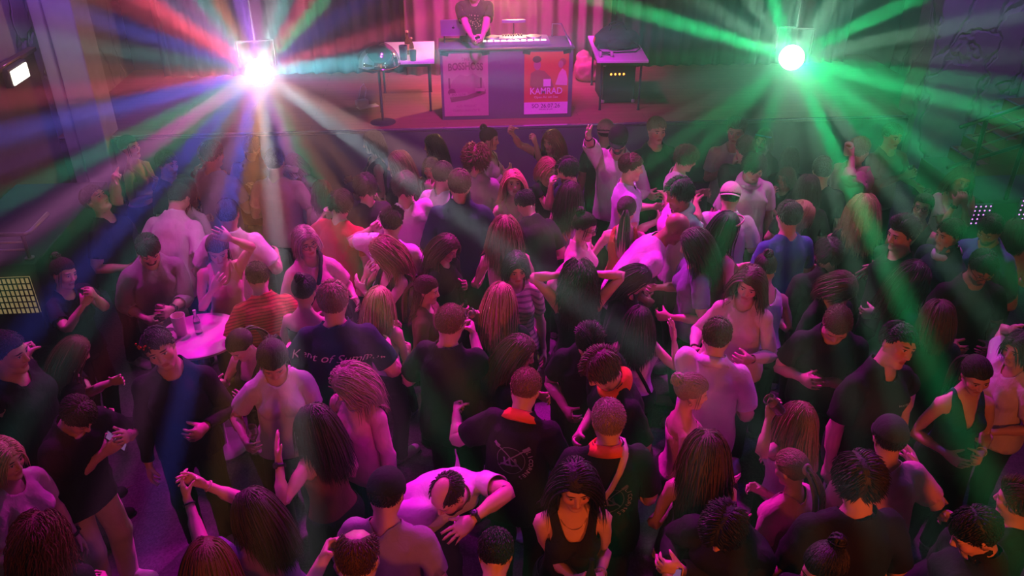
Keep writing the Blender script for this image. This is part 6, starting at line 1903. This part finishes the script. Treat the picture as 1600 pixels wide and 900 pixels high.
P(820, 598, 'm', 155, 'cropped man in black jersey with orange collar and round back crest', ('buzz', 'light'), ('big', 'black'), R='drink', L=(712, 630, 1.2, 'fist'), hp=34, lean=10, h=1.82, x={'collar': 'orange', 'emblem': {'word': 'LICORNES', 'z': 1.25}})
P(816, 550, 'f', 70, 'woman with smooth parted brown hair facing right, centre', ('long', 'brown'), ('long', 'black'), hp=20, L='chest', R='low')
P(919, 537, 'm', -10, 'man with quiff looking straight down, above the orange collars', ('quiff', 'dark'), ('tee', 'black'), beard=False, hp=50, L='low', R='low', lean=10)
P(942, 576, 'm', -70, 'man with curly brown top and shaved sides in orange-collared black jersey', ('mop', 'brown'), ('big', 'black'), hp=42, lean=12, L='low', R='low', x={'collar': 'orange'}, h=1.84)
P(922, 642, 'm', 178, 'blond cropped man in orange-collared jersey with a pale strap across his back', ('buzz', 'ash'), ('big', 'black'), L='low', R='low', hp=10, h=1.80, x={'collar': 'orange', 'strap': ('cream', -1, .016), 'emblem': {'word': 'LICORNES', 'z': 1.22}})
P(1078, 624, 'f', 80, 'woman with pinned-up fair hair and bare shoulder facing right', ('updo', 'ash'), ('tube', 'pink'), L='low', R='bent', hp=12, x={'earring': 1})
P(1094, 694, 'f', 170, 'woman with thick wavy brown hair and thin black straps seen from behind', ('wavy', 'brown', 2), ('camisole', 'black'), R='down', L='low', hp=12, h=1.70)
P(1247, 656, 'f', 195, 'woman with long straight brown hair tipping back a drink', ('long', 'light'), ('tank', 'white'), L=(1206, 638, 1.62, 'grip', (-1, 0, .2)), R='low', hp=-6, hold={'L': ('glass', 'glass tipped to the lips of the straight brown-haired drinker')}, h=1.72)
P(1242, 742, 'f', -150, 'fair-haired woman with ponytail in a pink scrunchie', ('pony', 'light'), ('tee', 'pink'), L='low', R='drink', x={'tie': 'pink'}, hp=20)
P(1386, 684, 'm', 170, 'man in grey baseball cap and pink shirt seen from behind', ('buzz', 'dark'), ('tee', 'pink'), x={'cap': ('charcoal', 'front')}, R=(1420, 716, 1.30, 'relax'), L='low', hp=12, lean=10, h=1.80)
P(1374, 760, 'm', 178, 'man with dark curly hair and orange-lit neck in black shirt, front right', ('mop', 'dark'), ('big', 'black'), L='low', R='low', hp=22, h=1.82)
P(1560, 803, 'm', -140, 'brown-haired man turned left at the front right corner', ('quiff', 'brown'), ('long', 'black'), hp=8, L='low', R='drink', h=1.76)
P(899, 756, 'f', 0, 'dark-haired woman in black vest facing the camera and holding a bottle', ('long', 'black'), ('tank', 'black'), hp=15, L=(926, 866, 1.20, 'grip', None, (.3, 1, -.8)), R=(900, 862, 1.20, 'grip', None, (-.3, 1, -.8)), hold={'L': ('bottle', 'dark beer bottle held by the woman in black vest')}, x={'necklace': 1, 'wristbandL': 'grey'}, h=1.72)
P(700, 774, 'm', 35, 'balding man in pale ribbed T-shirt stooping with his arm around someone', ('thin', 'dark'), ('tee', 'white'), skin='fair', beard=True, lean=58, hp=36, hyaw=-80, L=(722, 826, 1.36, 'open', (-1, 0, .2), (.9, .3, .3)), R='low', x={'watchL': 'black'}, h=1.86)
P(605, 770, 'm', 165, 'person in dark cap and grey T-shirt beside the stooping man', ('buzz', 'dark'), ('tee', 'grey'), x={'cap': ('black', 'front')}, L='low', R='low', hp=24)
P(584, 868, 'm', 175, 'man with thinning hair raising a small glass at the bottom edge', ('thin', 'brown'), ('tee', 'purple'), L=(541, 850, 1.55, 'grip'), R='low', hp=26, hold={'L': ('shot', 'small shot glass raised at the bottom edge')})
P(408, 782, 'f', -120, 'woman with dark hair stretching both pink arms to the left', ('long', 'dark'), ('tee', 'purple'), L=(298, 752, 1.50, 'relax'), R=(312, 738, 1.52, 'relax'), hp=20, x={'wristbandL': 'black', 'wristbandR': 'pink'}, h=1.70)
P(326, 878, 'f', 190, 'woman with auburn hair and green light on her crown, bottom left', ('long', 'red'), ('tee', 'brown'), L='low', R='low', hp=15)
P(1290, 880, 'f', -60, 'dark-haired woman with drop earring at the bottom edge, right of centre', ('bun', 'black'), ('tee', 'black'), x={'earring': 1}, L='low', R='low', hp=14)
P(62, 838, 'f', 175, 'person with large dark reddish head of hair, bottom left corner', ('bigcurly', 'red'), ('long', 'black'), L='low', R='low', hp=12, h=1.66)
P(752, 868, 'm', 172, 'person in dark navy T-shirt hugged by the stooping man', ('crop', 'black'), ('big', 'navy'), L='low', R='low', lean=30, hp=48, h=1.72)
P(1160, 812, 'm', -45, 'person in black bent over a phone beside the curly-haired woman', ('mop', 'black'), ('jacket', 'black'), hp=46, lean=16, R=(1136, 806, 1.2, 'phone'), L=(1150, 788, 1.25, 'phone'), hold={'R': ('phone', 'phone held by the bent person in black, front right')})
P(1480, 800, 'm', -100, 'person in black giving a thumbs-up gesture, front right', ('crop', 'black'), ('jacket', 'black'), L=(1462, 815, 1.25, 'fist'), R='low', hp=30, h=1.70)

# ------------------------------------------------------------------ light
def spot(name, loc, target, energy, col, size=R(60), blend=.6, rad=.12):
    ld = bpy.data.lights.new(name, 'SPOT'); ld.energy = energy; ld.color = col; ld.spot_size = size; ld.spot_blend = blend; ld.shadow_soft_size = rad
    o = bpy.data.objects.new(name, ld); COL.objects.link(o); o.location = loc
    o.rotation_euler = (Vector(target) - Vector(loc)).to_track_quat('-Z', 'Y').to_euler()
    return o

def beam_lamp(name, px, py, depth_y, beams, energy, halo, base, label, body_col):
    """an effect lamp: a point source throwing a fan of coloured beams, inside a visible housing"""
    p = at_y(px, py, depth_y)
    c = unit(CAM - p)
    X = unit(CX - c * (CX @ c)); Y = unit(np.cross(c, X)) * 1.0
    if Y @ CY < 0: Y = -Y
    ld = bpy.data.lights.new(name, 'POINT'); ld.energy = energy; ld.shadow_soft_size = .045
    o = bpy.data.objects.new(name, ld); COL.objects.link(o); o.location = p
    ld.use_nodes = True; nt = ld.node_tree; em = nt.nodes['Emission']
    # a wheel of coloured radial slots round the line from lamp to camera
    g = N(nt, 'ShaderNodeNewGeometry'); acc = None
    def dot(v):
        n_ = N(nt, 'ShaderNodeVectorMath', operation='DOT_PRODUCT'); n_.inputs[1].default_value = v; nt.links.new(g.outputs['Incoming'], n_.inputs[0]); return n_.outputs['Value']
    def ramp(v, a, b, k=1.0):
        mr = N(nt, 'ShaderNodeMapRange', interpolation_type='SMOOTHSTEP'); mr.inputs['From Min'].default_value = a; mr.inputs['From Max'].default_value = b; mr.inputs['To Max'].default_value = k
        nt.links.new(v, mr.inputs['Value']); return mr.outputs[0]
    def mul(a, b):
        m_ = N(nt, 'ShaderNodeMath', operation='MULTIPLY'); nt.links.new(a, m_.inputs[0]); nt.links.new(b, m_.inputs[1]); return m_.outputs[0]
    cb = N(nt, 'ShaderNodeCombineXYZ'); nt.links.new(dot(X), cb.inputs[0]); nt.links.new(dot(Y), cb.inputs[1])
    nm = N(nt, 'ShaderNodeVectorMath', operation='NORMALIZE'); nt.links.new(cb.outputs[0], nm.inputs[0])
    ca = dot(c)
    tn = N(nt, 'ShaderNodeTexNoise'); tn.inputs['Scale'].default_value = 20; tn.inputs['Detail'].default_value = 2; nt.links.new(nm.outputs[0], tn.inputs['Vector'])
    streak = ramp(tn.outputs['Fac'], .24, .72, 2.0)
    throw = mul(mul(ramp(ca, math.cos(R(46)), math.cos(R(22))), ramp(ca, math.cos(R(9)), math.cos(R(17)))), ramp(dot((0, 0, 1)), -.20, -.06))
    for (phi, w_, col, k) in beams:
        dp = N(nt, 'ShaderNodeVectorMath', operation='DOT_PRODUCT'); dp.inputs[1].default_value = (math.cos(R(phi)), math.sin(R(phi)), 0)
        nt.links.new(nm.outputs[0], dp.inputs[0])
        v = ramp(dp.outputs['Value'], math.cos(R(w_ * .66)), math.cos(R(w_ * .15)), k * 1.35)
        s_ = N(nt, 'ShaderNodeVectorMath', operation='SCALE'); s_.inputs[0].default_value = col; nt.links.new(v, s_.inputs['Scale'])
        if acc is None: acc = s_.outputs[0]
        else:
            a = N(nt, 'ShaderNodeVectorMath', operation='ADD'); nt.links.new(acc, a.inputs[0]); nt.links.new(s_.outputs[0], a.inputs[1]); acc = a.outputs[0]
    a = N(nt, 'ShaderNodeVectorMath', operation='ADD'); nt.links.new(acc, a.inputs[0]); a.inputs[1].default_value = halo; acc = a.outputs[0]
    s_ = N(nt, 'ShaderNodeVectorMath', operation='SCALE'); nt.links.new(acc, s_.inputs[0]); nt.links.new(mul(throw, streak), s_.inputs['Scale']); acc = s_.outputs[0]
    a = N(nt, 'ShaderNodeVectorMath', operation='ADD'); nt.links.new(acc, a.inputs[0]); a.inputs[1].default_value = base
    nt.links.new(a.outputs[0], em.inputs['Color']); em.inputs['Strength'].default_value = 1
    # housing behind the lenses, hung from a drop pole
    e = thing('effect_light', label, 'lamp', p, math.atan2(-c[0], c[1]) + math.pi)
    blk = plain('gear black', (.03, .028, .035), .5)
    f = Vector((0, -1, 0)); tilt = Matrix.Rotation(math.asin(c[2]) * -1, 3, 'X')
    bm = bmesh.new()
    add_lathe(bm, [(0, -.26), (.07, -.26), (.10, -.24), (.105, -.16), (.105, -.11), (.09, -.11), (.085, -.13), (0, -.13)], 28, M=tilt @ Matrix.Rotation(R(90), 3, 'X'))
    link('housing', bm_mesh('housing', bm, smooth=True, angle=40), blk, e)
    for k in range(7):
        a_ = 2 * math.pi * k / 6; r = 0 if k == 6 else .055
        bm = bmesh.new(); add_lathe(bm, [(0, .018), (.012, .016), (.022, .008), (.026, 0), (0, 0)], 16, (r * math.cos(a_), r * math.sin(a_), -.118), None)
        bmesh.ops.transform(bm, matrix=(tilt @ Matrix.Rotation(R(90), 3, 'X')).to_4x4(), verts=bm.verts[:])
        link('lens', bm_mesh('lens', bm, smooth=True), plain('lens ' + name, (1, 1, 1), .2, emit=body_col, estr=60), e)
    bm = bmesh.new(); add_lathe(bm, [(0, -.070), (.06, -.070), (.092, -.085), (.097, -.105), (0, -.105)], 28, M=tilt @ Matrix.Rotation(R(90), 3, 'X'))
    link('front_glass', bm_mesh('glass', bm, smooth=True, angle=40), plain('lens ' + name, (1, 1, 1), .2, emit=body_col, estr=60), e)
    bm = bmesh.new()
    add_tube(bm, [(-.14, .16, 0), (-.14, .16, .20), (.14, .16, .20), (.14, .16, 0)], .008, 8)
    add_tube(bm, [(0, .16, .20), (0, .16, ROOM['zc'] - p[2])], .007, 8)
    link('hanging_bracket', bm_mesh('bracket', bm, smooth=True), blk, e)
    return o

PK, RD, BL, GN, OR, WH, CY_, VI, TL = (1, .25, .75), (1, .07, .13), (.10, .12, 1), (.08, 1, .35), (1, .34, .06), (1, .95, 1), (.15, .9, 1), (.5, .12, 1), (.2, .7, .6)
LEFT_BEAMS = [  # image angle (degrees, 0 right, 90 up), half width, colour, strength
    (147, 5.0, RD, 1.5), (140, 4.0, (.55, .35, .8), .7), (153, 4.5, RD, .6), (126, 4.0, TL, .9), (117, 3.5, OR, .7), (133, 3.5, PK, .6), (161, 5.0, BL, .5), (172, 4.5, TL, .45),
    (76, 4.5, WH, .7), (67, 5.0, TL, .8), (53, 4.0, RD, 1.0), (46.5, 2.5, GN, 1.2), (34, 5.0, BL, .35), (18, 4.5, RD, .8), (6, 4.5, CY_, 1.0), (-2, 2.5, CY_, .4), (-9, 3.0, PK, .35), (101, 4.0, VI, .7), (90, 5.0, PK, .45),
    (-20, 3.0, OR, 0.19), (-30, 2.6, (1, .5, .35), 0.50), (-37.5, 3.0, (.75, .95, 1), .95), (-50, 3.0, OR, 0.33), (-60, 2.8, OR, 0.50), (-66, 2.2, GN, .7), (-73, 3.4, PK, 1.1), (-79, 1.6, BL, 1.5), (-88, 2.8, WH, 1.2), (-94, 1.6, OR, 1.1), (-99, 2.6, OR, 1.2),
    (-107, 1.9, BL, 2.2), (-113, 2.2, PK, .9), (-121, 2.4, RD, .8), (-127, 2.2, TL, .6), (-134, 2.6, BL, 1.8), (-141, 3.2, GN, .45), (-147, 3.6, PK, .9), (-154, 2.0, (.05, 1, .55), 1.6), (-160, 3.0, VI, .6), (-166, 3.6, BL, 1.1), (-174, 3.0, RD, 1.0), (180, 2.0, OR, .35),
]
GG, GW = (.02, 1, .28), (.45, 1, .62)
RIGHT_BEAMS = [
    (163, 2.6, GG, 2.2), (149, 3.0, GW, .7), (156, 2.0, GW, .3), (180, 2.6, GG, 0.21), (171, 1.6, GW, 0.12), (112, 2.6, GG, 2.0), (128, 3.4, GW, .5), (90, 1.6, GW, .9), (77, 1.6, (1, .6, .6), .5), (58, 4.6, GW, .6), (45, 2.0, GW, .4), (27, 2.4, GG, 2.0), (11, 2.4, GW, .5), (1, 2.4, GW, .5), (100, 1.6, GW, .3),
    (-8, 2.8, GG, .8), (-15, 4.0, GG, 1.3), (-24, 6.0, GG, 1.0), (-34, 6.0, GG, 1.3), (-43, 4.5, GG, .8), (-50, 2.2, GW, 1.0), (-62, 3.6, GG, 1.5), (-69, 1.6, GW, .8), (-76, 1.6, GW, .9), (-83, 2.2, GW, .7), (-90, 1.6, GW, .8), (-98, 2.2, GW, 1.1), (-106, 3.0, GG, .6), (-115, 2.0, GW, 0.25),
    (-132, 5.0, GG, 0.38), (-141, 3.2, GG, 0.46), (-152, 2.4, GW, 0.15), (-160, 1.8, GG, 0.17), (-168, 1.6, GW, 0.08),
]

def build_light():
    w = bpy.data.worlds.new('club dark'); SC.world = w; w.use_nodes = True
    w.node_tree.nodes['Background'].inputs[0].default_value = (.006, .003, .008, 1)
    # thin stage haze fills the whole hall
    wn = w.node_tree; vs = N(wn, 'ShaderNodeVolumeScatter'); vs.inputs['Density'].default_value = HAZE; vs.inputs['Anisotropy'].default_value = .85
    wn.links.new(vs.outputs[0], wn.nodes['World Output'].inputs['Volume'])
    beam_lamp('multicolour effect lamp', 405, 112, 6.6, LEFT_BEAMS, EL, (.10, .06, .12), (.0022, .0016, .0022), 'multicoloured beam light hanging at the left of the hall', (1, .95, 1))
    beam_lamp('green effect lamp', 1237, 90, 6.6, RIGHT_BEAMS, ER, (.03, .15, .08), (.0006, .0022, .0013), 'green beam light hanging at the right of the hall', (.8, 1, .9))
    for a in LAMPS: spot(*a)
    SC.cycles.use_denoising = True
    SC.cycles.max_bounces = 5; SC.cycles.diffuse_bounces = 2; SC.cycles.glossy_bounces = 3; SC.cycles.transmission_bounces = 5; SC.cycles.volume_bounces = 0; SC.cycles.transparent_max_bounces = 8
    SC.cycles.sample_clamp_indirect = 3.0
    SC.cycles.caustics_reflective = False; SC.cycles.caustics_refractive = False

HAZE, EL, ER = .0095, 5900, 4700
MAG, VIO, AMB = (1, .002, .74), (.28, .05, 1), (1, .13, .02)
LAMPS = [
    ('magenta wash centre', (.6, 8.4, 5.2), (.6, 5.6, 1.2), 2300, MAG, R(74), .9, .15),
    ('magenta wash left', (-2.6, 6.6, 5.2), (-1.6, 4.8, 1.2), 480, MAG, R(75), .8, .15),
    ('magenta wash right', (4.4, 7.4, 5.2), (2.8, 5.2, 1.2), 400, MAG, R(75), .8, .15),
    ('magenta front spot', (.2, 4.6, 5.2), (-.3, 3.2, 1.4), 150, (1, .002, .95), R(56), .9, .15),
    ('violet wash', (3.6, 5.4, 5.2), (1.6, 4.2, 1.2), 150, VIO, R(80), .8, .12),
    ('violet wash left', (-3.4, 5.0, 5.2), (-1.0, 4.0, 1.2), 90, VIO, R(70), .8, .12),
    ('amber balcony lamp', (2.2, .6, 2.75), (1.8, 4.2, 1.5), 130, AMB, R(110), .9, .10),
    ('amber balcony lamp left', (-.3, .6, 2.75), (-.2, 4.0, 1.5), 80, AMB, R(100), .9, .10),
    ('stage wash', (.6, 9.4, 5.1), (.8, 11.6, 1.0), 520, (.9, .01, .80), R(75), .8, .15),
    ('stage front wash', (.8, 8.0, 5.2), (.8, 11.0, 1.1), 1000, (.75, .004, .9), R(50), .8, .12),
    ('warm pin spot', (-1.3, 5.6, 5.3), tuple(at_z(588, 500, 1.40)), 90, (1, .62, .18), R(5.5), .5, .03),
    ('stage warm lamp', (1.05, 12.3, 2.45), (.40, 11.75, 2.1), 260, (1, .50, .20), R(150), .8, .06),
    ('curtain wash', (.9, 12.2, 4.9), (1.0, 13.25, 2.2), 1700, (1, .03, .66), R(70), .8, .1),
    ('wall wash right', (6.0, 8.9, 5.1), (7.5, 10.0, 2.4), 170, (.42, .06, 1), R(110), .9, .1),
    ('wall wash left', (-4.2, 9.2, 4.9), (-5.0, 9.6, 2.8), 200, (.50, .12, 1), R(100), .9, .1),
]

SHIFT = {1:(-0.155,0.039),2:(-0.052,-0.05),3:(-0.01,-0.028),4:(-0.015,0.114),5:(-0.037,0.079),6:(0.16,0.008),7:(-0.074,-0.015),8:(0.006,0.019),9:(0.062,-0.04),10:(0.006,0.028),11:(0.021,0.01),12:(-0.04,0.027),13:(0.043,-0.058),15:(0.014,0.02),19:(0.008,-0.043),20:(0.033,0.003),21:(-0.002,0.013),26:(0.036,0.077),27:(-0.036,-0.077),29:(-0.006,0.066),30:(-0.066,0.007),33:(-0.004,0.013),34:(0.015,0.041),35:(0.023,-0.049),37:(0.004,-0.013),38:(0.001,0.019),39:(-0.027,-0.015),40:(-0.012,0.036),41:(0.025,0.067),42:(-0.018,-0.055),43:(-0.022,-0.027),44:(0.053,0.075),45:(0.16,-0.007),46:(-0.045,0.123),47:(-0.034,-0.021),48:(0.023,-0.031),49:(0.015,-0.031),50:(-0.13,-0.007),51:(-0.002,-0.046),52:(-0.063,-0.055),55:(0.05,-0.017),58:(0.07,0.03),59:(0.04,0.009),64:(0.054,0.151),65:(0.154,0.045),66:(0.017,0.02),67:(0.078,-0.002),71:(-0.137,0.027),72:(0.031,0.091),73:(0.112,0.076),81:(-0.062,-0.025),82:(-0.017,-0.033),85:(0.018,0.015),87:(-0.021,-0.069),88:(-0.039,0.003),90:(0.039,-0.003),93:(0.025,0.029),94:(-0.037,-0.029),97:(-0.077,-0.094),99:(0.024,0.06),100:(0.004,-0.065),101:(-0.011,-0.004),102:(0.011,0.004),104:(0.082,-0.087),105:(0.02,0.075),106:(0.016,-0.054),108:(-0.001,0.045),109:(0.013,0.002),110:(-0.072,0.053),111:(0.113,0.059),115:(-0.065,-0.006),116:(-0.024,-0.06),118:(-0.015,-0.016),120:(0.065,0.006),121:(-0.103,-0.05),122:(0.066,-0.126)}   # small steps apart, so that neighbours do not press into each other

def spread():
    """let heights and spots vary a little so that nobody stands inside a neighbour"""
    n = len(CROWD); A = []
    for S in CROWD:
        B = SEXES[S['sex']]; X, hc = solve(B, S); A.append((B, hc))
    h0 = np.array([S.get('h', (1.67 if S['sex'] == 'f' else 1.79)) for S in CROWD])
    rr = random.Random(5); h = h0 + np.array([0 if 'h' in S else rr.uniform(-.03, .03) for S in CROWD])
    P0 = np.array([S['p'] for S in CROWD], float); dp = np.zeros((n, 2))
    def torso(i, hh, d):
        B, hc = A[i]; S = CROWD[i]; sc = hh / 1.75; Rz = rz(R(S['yaw']))
        Wp = at_z(P0[i, 0] + d[0], P0[i, 1] + d[1], hc[2] * sc); q = Wp - Rz @ (hc * sc)
        t = q + Rz @ (np.array((0, hc[1] * .45 + .01, 0)) * sc)
        return t[:2]
    W = .52
    for it in range(90):
        T = np.array([torso(i, h[i], dp[i]) for i in range(n)])
        D = T[:, None] - T[None]; L = np.hypot(D[..., 0], D[..., 1]) + np.eye(n) * 9
        F = (np.maximum(W - L, 0) / (L + .04))[..., None] * D
        G = F.sum(1)
        for i in range(n):
            if abs(G[i]).max() < 1e-6: continue
            gh = (torso(i, h[i] + .02, dp[i]) - T[i]) @ G[i] / .02
            gx = (torso(i, h[i], dp[i] + (4, 0)) - T[i]) @ G[i] / 4
            gy = (torso(i, h[i], dp[i] + (0, 4)) - T[i]) @ G[i] / 4
            h[i] = min(h0[i] + .13, max(h0[i] - .13, h[i] + .06 * gh))
            dp[i] = np.clip(dp[i] + np.array((gx, gy)) * 160, -9, 9)
    for S, x, d, p0 in zip(CROWD, h, dp, P0):
        S['h'] = float(x); S['p'] = (p0[0] + d[0], p0[1] + d[1])
        for s in 'LR':
            if isinstance(S.get(s), tuple): S[s] = (S[s][0] + d[0], S[s][1] + d[1]) + S[s][2:]
    T = np.array([torso(i, h[i], (0, 0)) for i in range(n)])

def main():
    cam = bpy.data.cameras.new('camera'); co = bpy.data.objects.new('camera', cam); COL.objects.link(co); SC.camera = co
    cam.sensor_width = 36; cam.lens = FPX / 1600 * 36; cam.clip_start = .05
    co.location = CAM; co.rotation_euler = (R(90) - PITCH, 0, YAW)
    SC.view_settings.view_transform = 'Standard'; SC.view_settings.look = 'None'; SC.view_settings.gamma = 1; SC.view_settings.use_curve_mapping = False
    SC.view_settings.exposure = 0.0
    make_body('m'); make_body('f')
    build_room(); build_desk(); bottle, cup = build_stage_props(); build_sides2(); build_bar_table(cup, bottle)
    spread()
    for i, d in SHIFT.items(): CROWD[i]['shift'] = d
    for S in CROWD: build_person(S)
    dj = dict(p=(741, -14), sex='m', yaw=-5, h=1.80, base=.90, lean=14, hp=24, hair=('crop', 'dark'), shift=(0, .12), top=('big', 'charcoal', 'print'), L=(752, 74, 1.98, 'relax'), R=(742, 73, 1.97, 'relax'),
              label='DJ in dark printed T-shirt leaning over the desk behind the laptop', group='people working on the stage')
    build_person(dj)
    for S in CROWD:
        for s, (kind, lab) in S.get('hold', {}).items(): hold(S, s, kind, lab)
    build_light()
main()
